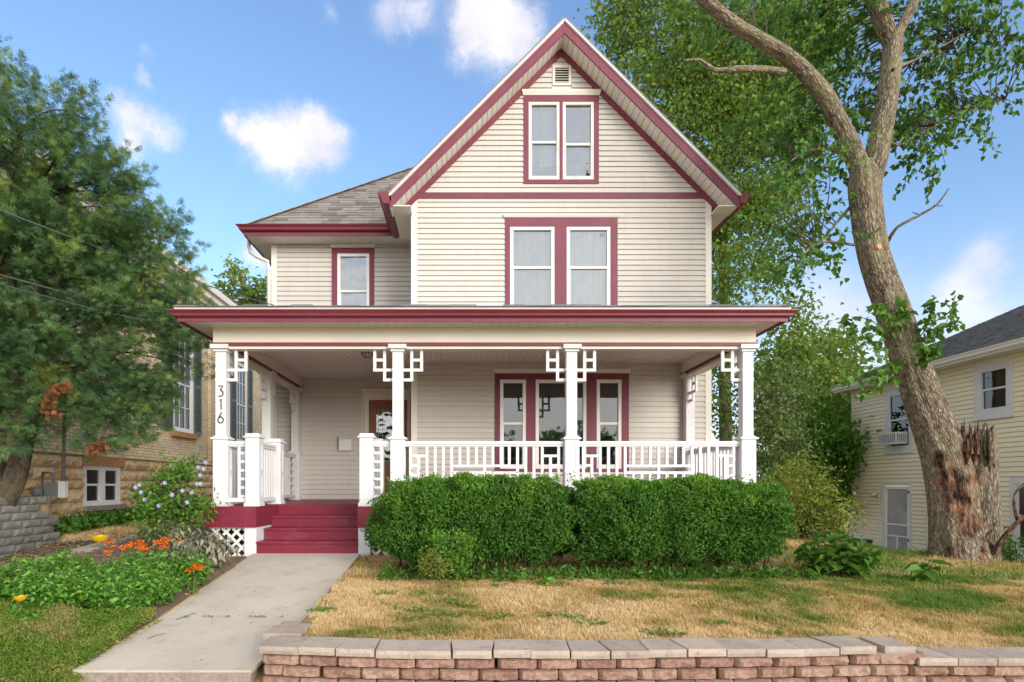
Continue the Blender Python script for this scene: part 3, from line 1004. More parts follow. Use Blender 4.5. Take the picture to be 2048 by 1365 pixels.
# --- corner boards
for (fr, a, c, w0, w1) in ((FW, XI - .02, XI + .09, FLOOR, BAND - .05), (FW, XR - .09, XR + .02, -.1, BAND - .05), (FL, XL - .02, XL + .09, -.1, 6.02)):
    b = MB(fr); b.box(a, c, -0.05, 0.026, w0, w1); b.build('corner_board', M['cream'], house)
# --- belt, frieze
b = MB(FW); b.box(XI + .0, XR - .0, 0, .034, BAND - .05, BAND + .05); b.build('belt_board', M['burg'], house)
for sgn in (-1, 1):
    b = MB(FW)
    e = 2.93
    z0 = APZ - .24
    b.add([(APX, 0, z0 + .03), (APX + sgn * e, 0, z0 - e + .03), (APX + sgn * e, 0, z0 - e - .12), (APX, 0, z0 - .12),
           (APX, .036, z0 + .03), (APX + sgn * e, .036, z0 - e + .03), (APX + sgn * e, .036, z0 - e - .12), (APX, .036, z0 - .12)],
          [(0, 1, 2, 3), (4, 5, 6, 7), (0, 1, 5, 4), (1, 2, 6, 5), (2, 3, 7, 6), (3, 0, 4, 7)])
    b.build('frieze_board', M['burg'], house)
# --- windows
G, GU = M['glass'], M['glass_up']
window(house, FW, *big, [(xw(1000), xw(1052), zw(938), zw(760), zw(847.5), None), (xw(1071), xw(1172.8), zw(938), zw(760), None, None), (xw(1192.8), xw(1243), zw(938), zw(760), zw(847.5), None)],
       M['burg'], M['frame'], G, (0.03, 0.075, 0.07), 0.06, sill=.04)
window(house, FW, *up2, [(xw(1020), xw(1109), 4.02, zw(454.5), zw(535.5), M['curtain']), (xw(1133), xw(1220.5), 4.02, zw(454.5), zw(535.5), M['blind'])],
       M['burg'], M['frame'], GU, (0.03, 0.05, 0.06), 0.06)
window(house, FW, *att, [(xw(1057), xw(1119), zw(361), zw(205), zw(285), M['curtain']), (xw(1125), xw(1187.5), zw(361), zw(205), zw(289), None)],
       M['burg'], M['oldframe'], GU, (0.03, 0.09, 0.07), 0.055)
window(house, FL, *lef, [(xl(675), xl(739), 4.45, zl(508), zl(583), M['curtain'])], M['burg'], M['frame'], GU, (0.03, 0.075, 0.07), 0.06)
# --- gable vent
vent = part_empty('gable_vent', house, FW(xw(1123), 0, zw(173)))
b = MB(FW); u0, u1, w0, w1 = xw(1104.7), xw(1142), zw(172.5), zw(132.5)
b.box(u0, u1, 0, .03, w0, w0 + .045); b.box(u0, u1, 0, .03, w1 - .045, w1); b.box(u0, u0 + .045, 0, .03, w0 + .045, w1 - .045); b.box(u1 - .045, u1, 0, .03, w0 + .045, w1 - .045)
b.build('frame', M['cream'], vent)
b = MB(FW); b.box(u0 + .04, u1 - .04, -.1, .002, w0 + .04, w1 - .04); b.build('recess', M['dark'], vent)
for i in range(6):
    b = MB(FW); z = w0 + .06 + i * .045
    b.add([(u0 + .045, .004, z + .02), (u1 - .045, .004, z + .02), (u1 - .045, .024, z), (u0 + .045, .024, z), (u0 + .045, .004, z + .026), (u1 - .045, .004, z + .026), (u1 - .045, .024, z + .008), (u0 + .045, .024, z + .008)],
          [(0, 1, 2, 3), (4, 5, 6, 7), (0, 1, 5, 4), (1, 2, 6, 5), (2, 3, 7, 6), (3, 0, 4, 7)])
    b.build('louver', M['cream'], vent)
# --- roofs
EZ = 6.12      # eave height
gable = part_empty('roof', house, (APX, 14, EZ))
EX = APZ - EZ   # run from ridge to eave tip
for sgn in (-1, 1):
    b = MB()
    a, e = Vector((APX, 0, APZ)), Vector((APX + sgn * EX, 0, EZ))
    nrm = Vector((sgn, 0, 1)).normalized()
    for (o0, o1, y0, y1, mm, nm) in ((0.0, 0.035, YG - .03, 19, M['shingle'], 'roof_covering'), (-.03, -.001, YG - .012, 19, M['soffit'], 'roof_deck')):
        b = MB()
        b.add([tuple(p + nrm * o + Vector((0, y, 0))) for y in (y0, y1) for o in (o0, o1) for p in (a, e)],
              [(0, 1, 3, 2), (4, 6, 7, 5), (0, 4, 5, 1), (2, 3, 7, 6), (0, 2, 6, 4), (1, 5, 7, 3)])
        b.build(nm, mm, gable)
    # rake fascia
    b = MB(); h = 0.235
    b.add([(APX, YG, APZ - .03), (APX + sgn * EX, YG, EZ - .03), (APX + sgn * EX, YG, EZ - h), (APX, YG, APZ - h),
           (APX, YG + .03, APZ - .03), (APX + sgn * EX, YG + .03, EZ - .03), (APX + sgn * EX, YG + .03, EZ - h), (APX, YG + .03, APZ - h)],
          [(0, 1, 2, 3), (4, 5, 6, 7), (0, 1, 5, 4), (1, 2, 6, 5), (2, 3, 7, 6), (3, 0, 4, 7)])
    b.build('rake_fascia', M['burg'], gable)
    b = MB(); b.beam((APX, YG - .022, APZ - .012), (APX + sgn * (EX + .01), YG - .022, EZ - .022), 0.02, 0.03, (0, 0, 1)); b.build('drip_edge', M['drip'], gable)
    # soffit boards under the rake
    n = 34; L = EX * math.sqrt(2)
    for i in range(n):
        t0, t1 = i / n, (i + 1) / n - 0.0035
        p0 = Vector((APX + sgn * EX * t0, 0, APZ - h + .012 - EX * t0)); p1 = Vector((APX + sgn * EX * t1, 0, APZ - h + .012 - EX * t1))
        b = MB()
        b.add([tuple(p + nrm * o + Vector((0, y, 0))) for y in (YG + .031, YW + .0) for o in (0, 0.012) for p in (p0, p1)],
              [(0, 1, 3, 2), (4, 6, 7, 5), (0, 4, 5, 1), (2, 3, 7, 6), (0, 2, 6, 4), (1, 5, 7, 3)])
        b.build('soffit_board', M['soffit'], gable)
    b = MB()
    p0 = Vector((APX, 0, APZ - h + .018)); p1 = Vector((APX + sgn * EX, 0, EZ - h + .018))
    b.quad(*[tuple(p + nrm * .01 + Vector((0, y, 0))) for p, y in ((p0, YG + .03), (p1, YG + .03), (p1, YW), (p0, YW))])
    b.build('soffit_backing', M['cream'], gable)
    # eave box along the side
    b = MB(); xa, xb = (XI - .0, APX - EX + .03) if sgn < 0 else (XR, APX + EX - .03)
    b.box(min(xa, xb), max(xa, xb), YG + .04, YL - .5 if sgn < 0 else 19, EZ - .185, EZ - .165); b.build('eave_soffit', M['soffit'], gable)
# hip roof over the set back left part
HP = 0.90; HX0, HY0, HZ0 = -4.47, 12.12, 6.20
hip = part_empty('roof', house, (-3, 14, HZ0))
top = 3.9
b = MB()
hipv = lambda t: (HX0 + t, HY0 + t, HZ0 + HP * t)
b.quad((HX0, HY0, HZ0), (APX - (APZ - HZ0), HY0, HZ0), (APX, HY0 + (APZ - HZ0) / HP, APZ), hipv(top))
b.quad((HX0, HY0, HZ0), hipv(top), (HX0 + top, 19, HZ0 + HP * top), (HX0, 19, HZ0))
b.quad(hipv(top), (HX0 + top, 19, HZ0 + HP * top), (XR, 19, HZ0 + HP * top), (XR, HY0 + top, HZ0 + HP * top))
b.build('roof_deck', M['shingle'], hip)
exp_, rows = 0.165, 26
sl = Vector((0, 1, HP)).normalized(); nr = Vector((0, -HP, 1)).normalized()
for r in range(rows):
    y = HY0 - 0.02 + r * exp_ * sl.y; t = y - HY0; z = HZ0 + HP * t
    xa = HX0 + t; xb = APX - (APZ - z) + .06
    x = xa - random.uniform(0, .15)
    if t > 3.9: break
    while x < xb - .03:
        w = random.choice((0.30, 0.36, 0.33, 0.22)) + random.uniform(-.03, .03)
        x0, x1 = max(x, xa), min(x + w - .005, xb)
        if x1 - x0 > 0.03:
            th = random.choice((0.010, 0.014, 0.020))
            u = exp_ * 1.12
            sh0 = max(0, min(x1 - x0 - .01, u * sl.y - (x0 - xa))) if x0 - xa < u * sl.y else 0
            A = Vector((x0, y, z)); B = Vector((x1, y, z)); C = Vector((x1, y + u * sl.y, z + u * sl.z)); D = Vector((x0 + sh0, y + u * sl.y, z + u * sl.z))
            m_ = MB(); lo = nr * 0.002; hi = nr * (0.004 + th)
            m_.add([A + lo, B + lo, C + lo, D + lo, A + hi, B + hi, C + nr * .004, D + nr * .004], [(0, 1, 5, 4), (4, 5, 6, 7), (0, 4, 7, 3), (1, 2, 6, 5)])
            m_.build('shingle', M['shingle'], hip)
        x += w
b = MB()
for i in range(16):
    a, c = Vector(hipv(i * .25)), Vector(hipv(i * .25 + .27))
    b.beam(a + Vector((0, 0, .02)), c + Vector((0, 0, .028)), 0.16, 0.016)
b.build('hip_cap', M['shingle'], hip)
KG = [(0.0, -0.105), (0.055, -0.105), (0.075, -0.085), (0.08, -0.055), (0.10, -0.03), (0.125, -0.012), (0.125, 0.0), (0.11, 0.0), (0.0, 0.0)]
gx0 = APX - EX - .0
gut = MB()
gut.sweep([(HX0, 19, HZ0 - .0), (HX0, HY0, HZ0), (gx0 - .05, HY0, HZ0 - .0)], [(o, z) for o, z in KG])
gut.build('gutter', M['burgmetal'], house)
gut = MB(); gut.sweep([(gx0, HY0 - .0, EZ + .04), (gx0, YG - .02, EZ + .04)], [(o * 1.7, z * 1.9) for o, z in KG]); gut.build('gutter', M['burgmetal'], house)
gut = MB(); gut.sweep([(APX + EX, 19, EZ + .02), (APX + EX, YG - .02, EZ + .02)], [(-o * 1.7, z * 1.7) for o, z in KG]); gut.build('gutter', M['burgmetal'], house)
b = MB(); b.sweep([(HX0, 19, HZ0), (HX0, HY0, HZ0), (gx0, HY0, HZ0), (gx0, YG, HZ0)], [(-0.022, -.19), (0.0, -.19), (0.0, -.006), (-0.022, -.006)]); b.build('fascia', M['burg'], house)
b = MB(); b.box(APX + EX - .024, APX + EX - .001, YG + .03, 19, EZ - .215, EZ - .02); b.build('fascia', M['burg'], house)
# soffit of the left part
n = 24
for i in range(n):
    xa = HX0 + .02 + i * ((XI - HX0 + .1) / n)
    b = MB(); b.box(xa, xa + (XI - HX0 + .1) / n - .006, HY0 + .02, YL, HZ0 - .175, HZ0 - .163); b.build('soffit_board', M['soffit'], house)
b = MB(); b.box(HX0 + .02, XI + .1, HY0 + .02, YL, HZ0 - .160, HZ0 - .15); b.box(HX0 + .02, XL, YL, 19, HZ0 - .172, HZ0 - .16); b.build('soffit_backing', M['soffit'], house)
# downspout at the left corner
b = MB(); b.tube([(HX0 - .06, YL - .02, HZ0 - .10), (HX0 - .06, YL - .02, HZ0 - .22), (HX0 - .03, YL - .03, HZ0 - .34), (HX0 + .12, YL - .06, HZ0 - .45), (XL - .09, YL - .06, HZ0 - .55), (XL - .06, YL - .06, HZ0 - .75), (XL - .06, YL - .06, 3.7)], 0.04, 10)
b.build('downspout', M['cream'], house, smooth=True)

# --- porch roof
PX0, PX1, PY0, PZ = -3.93, 4.41, 8.20, 3.40
PS = 0.20
proof = part_empty('porch_roof', house, (0.3, 9, 3.2))
inL, inR = PX0 + 1.3, PX1 - 1.3


def pz(d): return PZ + .01 + PS * d


b = MB()
d = 2.9
b.quad((PX0, PY0, pz(0)), (PX1, PY0, pz(0)), (PX1 - d, PY0 + d, pz(d)), (PX0 + d, PY0 + d, pz(d)))
b.quad((PX0, PY0, pz(0)), (PX0 + d, PY0 + d, pz(d)), (PX0 + d, YL, pz(d)), (PX0, YL, pz(0)))
b.quad((PX1, PY0, pz(0)), (PX1, YW, pz(0)), (PX1 - d, YW, pz(d)), (PX1 - d, PY0 + d, pz(d)))
b.quad((PX0 + d, PY0 + d, pz(d)), (XI, PY0 + d, pz(d)), (XI, YL, pz(d) + .2), (PX0 + d, YL, pz(d) + .2))
b.build('roof_deck', M['shingle_dark'], proof)
# front edge shingles, one course standing on the drip edge
x = PX0 - .03
while x < PX1:
    w = random.uniform(.28, .37); th = random.choice((.012, .02, .026, .03))
    b = MB(); u = .3; x1 = min(x + w, PX1 + .03)
    b.add([(x, PY0 - .055, pz(-.05)), (x1, PY0 - .055, pz(-.05)), (x1, PY0 + u, pz(u)), (x, PY0 + u, pz(u)), (x, PY0 - .055, pz(-.05) + th), (x1, PY0 - .055, pz(-.05) + th), (x1, PY0 + u, pz(u) + .012), (x, PY0 + u, pz(u) + .012)],
          [(0, 1, 2, 3), (4, 5, 6, 7), (0, 1, 5, 4), (1, 2, 6, 5), (2, 3, 7, 6), (3, 0, 4, 7)])
    b.build('shingle', M['shingle_dark'], proof)
    x += w
path = [(PX0, YL, PZ), (PX0, PY0, PZ), (PX1, PY0, PZ), (PX1, YW, PZ)]
rev = path
b = MB(); b.sweep(rev, [(-.0, -.045), (0.03, -.045), (0.03, 0.0), (-.0, 0.0)]); b.build('drip_edge', M['drip'], proof)
b = MB(); b.sweep([(x, y, PZ - .045) for x, y, z in rev], [(o * 1.0, z * 1.0) for o, z in [(0.0, -0.085), (0.04, -0.085), (0.055, -0.07), (0.058, -0.05), (0.075, -0.03), (0.095, -0.012), (0.095, 0.0), (0.0, 0.0)]]); b.build('gutter', M['burgmetal'], proof)
b = MB(); b.sweep(rev, [(-.02, -.19), (0.0, -.19), (0.0, -.046), (-.02, -.046)]); b.build('fascia', M['burg'], proof)
# eave soffit boards
n = 62
for i in range(n):
    xa = PX0 + .02 + i * (PX1 - PX0 - .04) / n
    b = MB(); b.box(xa, xa + (PX1 - PX0 - .04) / n - .006, PY0 + .02, YF - .10, 3.245, 3.257); b.build('soffit_board', M['soffit'], proof)
b = MB(); b.box(PX0 + .02, PX1 - .02, PY0 + .02, YF - .1, 3.26, 3.27)
b.box(PX0 + .02, -3.62, YF - .1, YL, 3.246, 3.257); b.box(4.18, PX1 - .02, YF - .1, YW, 3.246, 3.257)
b.build('soffit_backing', M['soffit'], proof)
# --- beam
CX = [-3.52, -0.97, 1.54, 4.08]
bw = 0.10
bxl, bxr = CX[0] - bw, CX[3] + bw
beam = part_empty('porch_beam', house, (0.3, YF, 2.94))
for (x0, x1, y0, y1) in ((bxl, bxr, YF - bw, YF + bw), (bxl, CX[0] + bw, YF + bw, YL - .02), (CX[3] - bw, bxr, YF + bw, YW - .02)):
    b = MB(); b.box(x0, x1, y0, y1, 2.985, 3.25); b.build('beam_board', M['soffit'], beam)
for (x0, x1, y0, y1) in ((bxl + .01, bxr - .01, YF - bw + .012, YF + bw - .012), (bxl + .012, CX[0] + bw - .012, YF + bw - .012, YL - .02), (CX[3] - bw + .012, bxr - .012, YF + bw - .012, YW - .02)):
    b = MB(); b.box(x0, x1, y0, y1, 2.935, 2.985); b.build('beam_strip', M['cream'], beam)
o = .02
b = MB()
b.box(bxl - o, bxr + o, YF - bw - o, YF - bw + .005, 2.975, 3.022)
b.box(bxl - o, bxl + .005, YF - bw + .006, YL - .02, 2.975, 3.022); b.box(bxr - .005, bxr + o, YF - bw + .006, YW - .02, 2.975, 3.022)
b.box(CX[0] + bw - .005, CX[0] + bw + o, YF + bw, YL - .02, 2.975, 3.022); b.box(CX[3] - bw - o, CX[3] - bw + .005, YF + bw, YW - .02, 2.975, 3.022)
b.build('beam_moulding', M['burg'], beam)
# --- porch ceiling
ceil = part_empty('porch_ceiling', house, (0.3, 10, 3.21))
n = 76; x0, x1 = CX[0] + bw, CX[3] - bw
for i in range(n):
    xa = x0 + i * (x1 - x0) / n; xb = xa + (x1 - x0) / n - .007
    b = MB(); b.box(xa, xb, YF + bw, YL - .02 if xb < XI else YW - .02, 3.215, 3.228); b.build('ceiling_board', M['soffit'], ceil)
b = MB(); b.box(x0, x1, YF + bw, YL - .02, 3.232, 3.24); b.build('ceiling_backing', M['cream'], ceil)


# --- columns with fret brackets
def column(X, Y, frets, digits=False, half=False, name='porch_column'):
    c = part_empty(name, house, (X, Y, FLOOR))
    b = MB(); p = 0.097; s = 0.075
    b.box(X - p, X + p, Y - p, Y + p, FLOOR + .03, 1.635)
    t = .008
    for fx, fy in ((0, -1), (0, 1), (1, 0), (-1, 0)):
        for (a0, a1, z0, z1) in ((-p, -p + .05, FLOOR + .03, 1.635), (p - .05, p, FLOOR + .03, 1.635), (-p + .05, p - .05, 1.55, 1.635), (-p + .05, p - .05, 1.12, 1.20), (-p + .05, p - .05, FLOOR + .03, .82)):
            if fy: b.box(X + a0, X + a1, Y + fy * p - (t if fy < 0 else 0), Y + fy * p + (t if fy > 0 else 0), z0, z1)
            else: b.box(X + fx * p - (t if fx < 0 else 0), X + fx * p + (t if fx > 0 else 0), Y + a0, Y + a1, z0, z1)
    b.build('pedestal', M['white'], c)
    b = MB(); b.box(X - p - .022, X + p + .022, Y - p - .022, Y + p + .022, FLOOR + .001, FLOOR + .05); b.build('plinth', M['white'], c)
    b = MB()
    b.box(X - p - .03, X + p + .03, Y - p - .03, Y + p + .03, 1.635, 1.66)
    b.add([(X + i * q, Y + j * q, z) for q, z in ((p + .015, 1.66), (s + .006, 1.69)) for i, j in ((-1, -1), (1, -1), (1, 1), (-1, 1))],
          [(0, 1, 2, 3), (4, 5, 6, 7), (0, 1, 5, 4), (1, 2, 6, 5), (2, 3, 7, 6), (3, 0, 4, 7)])
    b.build('pedestal_cap', M['white'], c)
    b = MB(); b.box(X - s, X + s, Y - s, Y + s, 1.66, 2.93)
    for z in (2.645, 2.502):
        b.box(X - s - .004, X + s + .004, Y - s - .004, Y + s + .004, z - .022, z + .022)
    b.build('shaft', M['white'], c)
    b = MB(); b.box(X - s - .055, X + s + .055, Y - s - .065, Y + s + .055, 2.936, 2.995); b.box(X - s - .025, X + s + .025, Y - s - .025, Y + s + .025, 2.90, 2.935); b.build('capital', M['white'], c)
    for (dx, dy) in frets:
        b = MB(); k = .021; e = .018
        def bar(a0, a1, z0, z1, th):
            if dx: b.box(*sorted((X + dx * a0, X + dx * a1)), Y - th, Y + th, z0, z1)
            else: b.box(X - th, X + th, *sorted((Y + dy * a0, Y + dy * a1)), z0, z1)
        A, B = s + .265, s + .122
        bar(A - k, A + k, 2.645 - k, 2.934, e); bar(B - k, B + k, 2.502 - k, 2.934, e)
        bar(B + k, A - k, 2.79 - k, 2.79 + k, e - .002); bar(B + k, A - k, 2.645 - k, 2.645 + k, e - .002); bar(s, B - k, 2.645 - k, 2.645 + k, e - .002)
        bar(s, B - k, 2.502 - k, 2.502 + k, e - .002)
        b.build('fret_bracket', M['white'], c)
    return c


c1 = column(CX[0], YF, [(1, 0), (0, 1)])
column(CX[1], YF, [(1, 0), (-1, 0)])
column(CX[2], YF, [(1, 0), (-1, 0)])
column(CX[3], YF, [(-1, 0), (0, 1)])
column(CX[0], 10.70, [(0, 1), (0, -1)])
column(CX[0], YL - .12, [(0, -1)])
column(CX[3], YW - .12, [(0, -1)])


def newel(X, Y):
    c = part_empty('newel_post', house, (X, Y, FLOOR))
    b = MB(); p = 0.092
    b.box(X - p, X + p, Y - p, Y + p, FLOOR + .03, 1.66)
    t = .008
    for fx, fy in ((0, -1), (0, 1), (1, 0), (-1, 0)):
        for (a0, a1, z0, z1) in ((-p, -p + .05, FLOOR + .03, 1.66), (p - .05, p, FLOOR + .03, 1.66), (-p + .05, p - .05, 1.56, 1.66), (-p + .05, p - .05, 1.12, 1.20), (-p + .05, p - .05, FLOOR + .03, .82)):
            if fy: b.box(X + a0, X + a1, Y + fy * p - (t if fy < 0 else 0), Y + fy * p + (t if fy > 0 else 0), z0, z1)
            else: b.box(X + fx * p - (t if fx < 0 else 0), X + fx * p + (t if fx > 0 else 0), Y + a0, Y + a1, z0, z1)
    b.build('post_body', M['white'], c)
    b = MB(); b.box(X - p - .03, X + p + .03, Y - p - .03, Y + p + .03, 1.66, 1.682); b.box(X - p - .004, X + p + .004, Y - p - .004, Y + p + .004, 1.682, 1.72); b.build('cap', M['white'], c)
    b = MB(); b.box(X - p - .022, X + p + .022, Y - p - .022, Y + p + .022, FLOOR + .001, FLOOR + .05); b.build('plinth', M['white'], c)


NL, NR = -3.06, -1.42
newel(NL, YF); newel(NR, YF); newel(NL, 9.72); newel(NR, 9.72)
# house number on the left column, upright figures 3 1 6 made of thin bars
num = part_empty('house_number', house, (CX[0], YF - .08, 1.8))


def digit(ch, cz):
    h, w, y = 0.155, 0.078, YF - 0.075 - .012
    cx = CX[0] + .004
    P = []
    if ch == '1':
        P = [[(-.012, h * .36), (.006, h * .5), (.006, -h * .5)]]
    elif ch == '3':
        up_ = [(-.45 * w + 0 * t, 0) for t in ()]
        P = [[(-w * .42, h * .5), (w * .40, h * .5), (-w * .05, h * .10)] + [(-w * .05 + math.sin(t) * w * .5, -h * .18 + math.cos(t) * h * .285) for t in [i * math.pi * 1.22 / 9 for i in range(10)]]]
    else:
        ring = [(math.sin(t) * w * .5, -h * .2 + math.cos(t) * h * .29) for t in [i * 2 * math.pi / 16 for i in range(17)]]
        P = [ring, [(w * .2, h * .52), (-w * .30, h * .06), (-w * .47, -h * .12)]]
    b = MB()
    for line in P:
        b.tube([(cx + u, y, cz + w_) for u, w_ in line], 0.0075, 6)
    b.build('digit', M['black'], num)


digit('3', Z_(783, YF - .08)); digit('1', Z_(809, YF - .08)); digit('6', Z_(836, YF - .08))


# --- railings
def rail_bars(fr, L, pattern, parent):
    """fr: u from one post to the next; pattern: list of ('v', u, z0, z1) / ('h', u0, u1, z)"""
    for it in pattern:
        b = MB(fr)
        if it[0] == 'v':
            b.box(it[1] - .02, it[1] + .02, -.018, .018, it[2], it[3])
        else:
            b.box(it[1], it[2], -.0165, .0165, it[3] - .019, it[3] + .019)
        b.build('baluster' if it[0] == 'v' else 'cross_bar', M['white'], parent)


RT, RB = 1.535, 0.79


def railing(a, c, style):
    a, c = Vector(a), Vector(c)
    L = (c - a).length
    u = (c - a).normalized(); n = Vector((u.y, -u.x, 0))
    fr = Fr((a.x, a.y, 0), u, n)
    R = part_empty('railing', house, ((a.x + c.x) / 2, (a.y + c.y) / 2, FLOOR))
    b = MB(fr); b.box(0, L, -.045, .045, RT + .035, 1.61); b.build('top_rail', M['white'], R)
    b = MB(fr); b.box(0, L, -.03, .03, RT, RT + .034); b.build('sub_rail', M['white'], R)
    b = MB(fr); b.box(0, L, -.035, .035, RB - .06, RB); b.build('bottom_rail', M['white'], R)
    P = []
    lo, hi = RB, RT
    if style == 'ladder':
        ub = L * 0.55
        P.append(('v', ub, lo, hi))
        for k in range(6): P.append(('h', ub + .02, L, hi - .095 - k * .125))
    elif style == 'ladder_r':
        ub = L * 0.45
        P.append(('v', ub, lo, hi))
        for k in range(6): P.append(('h', 0, ub - .02, hi - .095 - k * .125))
    elif style == 'plain':
        n_ = max(3, int(round(L / 0.122)))
        for k in range(1, n_): P.append(('v', L * k / n_, lo, hi))
    elif style == 'plain_fret':
        n_ = max(6, int(round(L / 0.122)))
        st = L / n_
        for k in range(1, n_ - 2): P.append(('v', st * k, lo, hi))
        P.append(('v', L - st * .6, lo, hi))
        for k in range(5): P.append(('h', st * (n_ - 3) + .02, L - st * .6 - .02, hi - .11 - k * .145))
    else:
        n_ = int(round((L - .16) / 0.122)); st = (L - .16) / n_; o = .08
        us = [o + st * k for k in range(n_ + 1)]
        m0, m1 = 5, n_ - 5
        for k, x in enumerate(us):
            if k in (1, n_ - 1): P.append(('v', x, lo, hi - .155))
            elif m0 < k < m1:
                if k == (m0 + m1) // 2: P.append(('v', x, lo, hi))
                else:
                    P.append(('v', x, 1.255 + .019, hi)); P.append(('v', x, lo, 1.155 - .019))
            else: P.append(('v', x, lo, hi))
        for z in (1.255, 1.155):
            mm = us[(m0 + m1) // 2]
            P.append(('h', us[m0] + .02, mm - .02, z)); P.append(('h', mm + .02, us[m1] - .02, z))
        for (s0, s1, s2) in ((0, 1, 2), (n_, n_ - 1, n_ - 2)):
            lo_, hi_ = sorted((us[s0], us[s2])); P.append(('h', lo_ + .02, hi_ - .02, hi - .135))
            lo_, hi_ = sorted((us[s0], us[s1]))
            for k in range(1, 4): P.append(('h', lo_ + .02, hi_ - .02, hi - .135 - .14 * k))
    rail_bars(fr, L, P, R)


q = 0.10
railing((CX[0] + q, YF, 0), (NL - q, YF, 0), 'ladder')
railing((NR + q, YF, 0), (CX[1] - q, YF, 0), 'ladder_r')
railing((CX[1] + q, YF, 0), (CX[2] - q, YF, 0), 'fret')
railing((CX[2] + q, YF, 0), (CX[3] - q, YF, 0), 'fret')
railing((NL, YF + q, 0), (NL, 9.72 - q, 0), 'plain')
railing((NR, YF + q, 0), (NR, 9.72 - q, 0), 'plain')
railing((CX[0], YF + q, 0), (CX[0], 10.70 - q, 0), 'plain_fret')
railing((CX[0], 10.70 + q, 0), (CX[0], YL - .12 - q, 0), 'plain_fret')
railing((CX[3], YW - .12 - q, 0), (CX[3], YF + q, 0), 'plain_fret')
# --- porch floor, skirt, steps
SL, SR, SYB = -2.99, -1.53, 9.62
fl = part_empty('porch_floor', house, (0.3, 10, FLOOR - .3))
fy0, fx0, fx1 = YF - .145, -3.73, 4.28
for (x0, x1, y0, y1) in ((fx0, SL, fy0, YL), (SR, fx1, fy0, YL - 1.5), (SL, SR, SYB, YL)):
    nb = max(2, int((x1 - x0) / .14))
    for i in range(nb):
        xa = x0 + (x1 - x0) * i / nb
        b = MB(); b.box(xa, xa + (x1 - x0) / nb - .003, y0, y1, FLOOR - .03, FLOOR); b.build('floor_board', M['floor'], fl)
for q_ in ((fx0 + .0, SL + .004, fy0 - .012, fy0 + .028), (SR - .004, fx1, fy0 - .012, fy0 + .028), (SL - .03, SL + .006, fy0 + .029, SYB + .02), (SR - .006, SR + .03, fy0 + .029, SYB + .02), (fx0, fx0 + .03, fy0 + .03, YL), (fx1 - .03, fx1, fy0 + .03, YW)):
    b = MB(); b.box(*q_, .37, FLOOR - .002); b.build('rim_board', M['steps'], fl)
st = part_empty('porch_steps', house, (-2.26, 9, 0))
for i in range(4):
    y = fy0 + .02 + i * .335
    z0, z1 = i * FLOOR / 4, (i + 1) * FLOOR / 4
    if i == 0: z0 = -.08
    b = MB(); b.box(SL + .008, SR - .008, y, y + .03, z0, z1 - .031); b.build('riser', M['steps'], st)
    if i < 3:
        b = MB(); b.box(SL + .008, SR - .008, y - .028, y + .334, z1 - .03, z1 - .0005); b.build('tread', M['steps'], st)
# supports under the skirt and side boards of the stair
for X in (SL - .085, SR + .085):
    b = MB(); b.box(X - .085, X + .085, fy0 + .02, fy0 + .16, -.08, .369); b.build('support_post', M['white'], house)
for X in (SL - .03, SR + .03):
    b = MB(); b.box(X - .02, X + .02, fy0 + .162, SYB, -.05, .369); b.build('stair_side', M['white'], house)
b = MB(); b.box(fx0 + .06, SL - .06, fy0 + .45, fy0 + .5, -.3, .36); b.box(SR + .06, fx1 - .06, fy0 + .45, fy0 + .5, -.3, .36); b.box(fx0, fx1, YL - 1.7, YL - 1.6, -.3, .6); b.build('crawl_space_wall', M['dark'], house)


def lattice(x0, x1, z0, z1):
    lp = part_empty('lattice', house, ((x0 + x1) / 2, fy0 + .08, z0))
    st_, w = 0.15, 0.038
    for sgn, y in ((1, fy0 + .075), (-1, fy0 + .086)):
        H = z1 - z0
        k = x0 - H
        while k < x1 + H:
            # strip from (k, z0) to (k + H, z1) leaning right, or mirrored
            pts = []
            lo_, hi_ = (k, k + H) if sgn > 0 else (k + H, k)
            # clip in x
            def at(t): return lo_ + (hi_ - lo_) * t, z0 + H * t
            t0, t1 = 0.0, 1.0
            for bound, side in ((x0, 1), (x1, -1)):
                for which in (0, 1):
                    pass
            dx = hi_ - lo_
            ta, tb = sorted(((x0 - lo_) / dx, (x1 - lo_) / dx))
            t0, t1 = max(0, ta), min(1, tb)
            if t1 - t0 > 0.06:
                (xa, za), (xb, zb) = at(t0), at(t1)
                b = MB(); b.beam((xa, y, za), (xb, y, zb), .009, w, (-(zb - za), 0, xb - xa)); b.build('lattice_slat', M['lattice'], lp)
            k += st_ * 1.0
    b = MB(); b.box(x0, x1, fy0 + .066, fy0 + .095, z1 - .0, z1 + .02); b.build('lattice_rail', M['lattice'], lp)


lattice(fx0 + .04, SL - .17, -.06, .35)
lattice(SR + .17, 1.4, -.10, .35)
lattice(1.44, fx1 - .05, -.10, .35)
# --- front door
dr = part_empty('front_door', house, (-1.6, YL, FLOOR))
d0, d1, dz = xl(738), xl(815), zl(800.7)
b = MB(FL)
c0, c1 = door[0] + .06, door[1] - .03
b.box(c0, d0, -.05, .035, FLOOR, dz); b.box(d1, c1, -.05, .035, FLOOR, dz); b.box(c0, c1, -.05, .034, dz, dz + .13)
b.box(c0 - .0, c0 + .035, .035, .05, FLOOR, dz + .13); b.box(c1 - .035, c1, .035, .05, FLOOR, dz + .13)
b.build('casing', M['cream'], dr)
b = MB(FL)
b.add([(c0 - .02, 0, dz + .13), (c1 + .02, 0, dz + .13), (c0 - .02, .05, dz + .13), (c1 + .02, .05, dz + .13), (c0 - .08, 0, dz + .22), (c1 + .06, 0, dz + .22), (c0 - .08, .12, dz + .22), (c1 + .06, .12, dz + .22)],
      [(0, 2, 3, 1), (2, 6, 7, 3), (4, 5, 7, 6), (0, 4, 6, 2), (1, 3, 7, 5)])
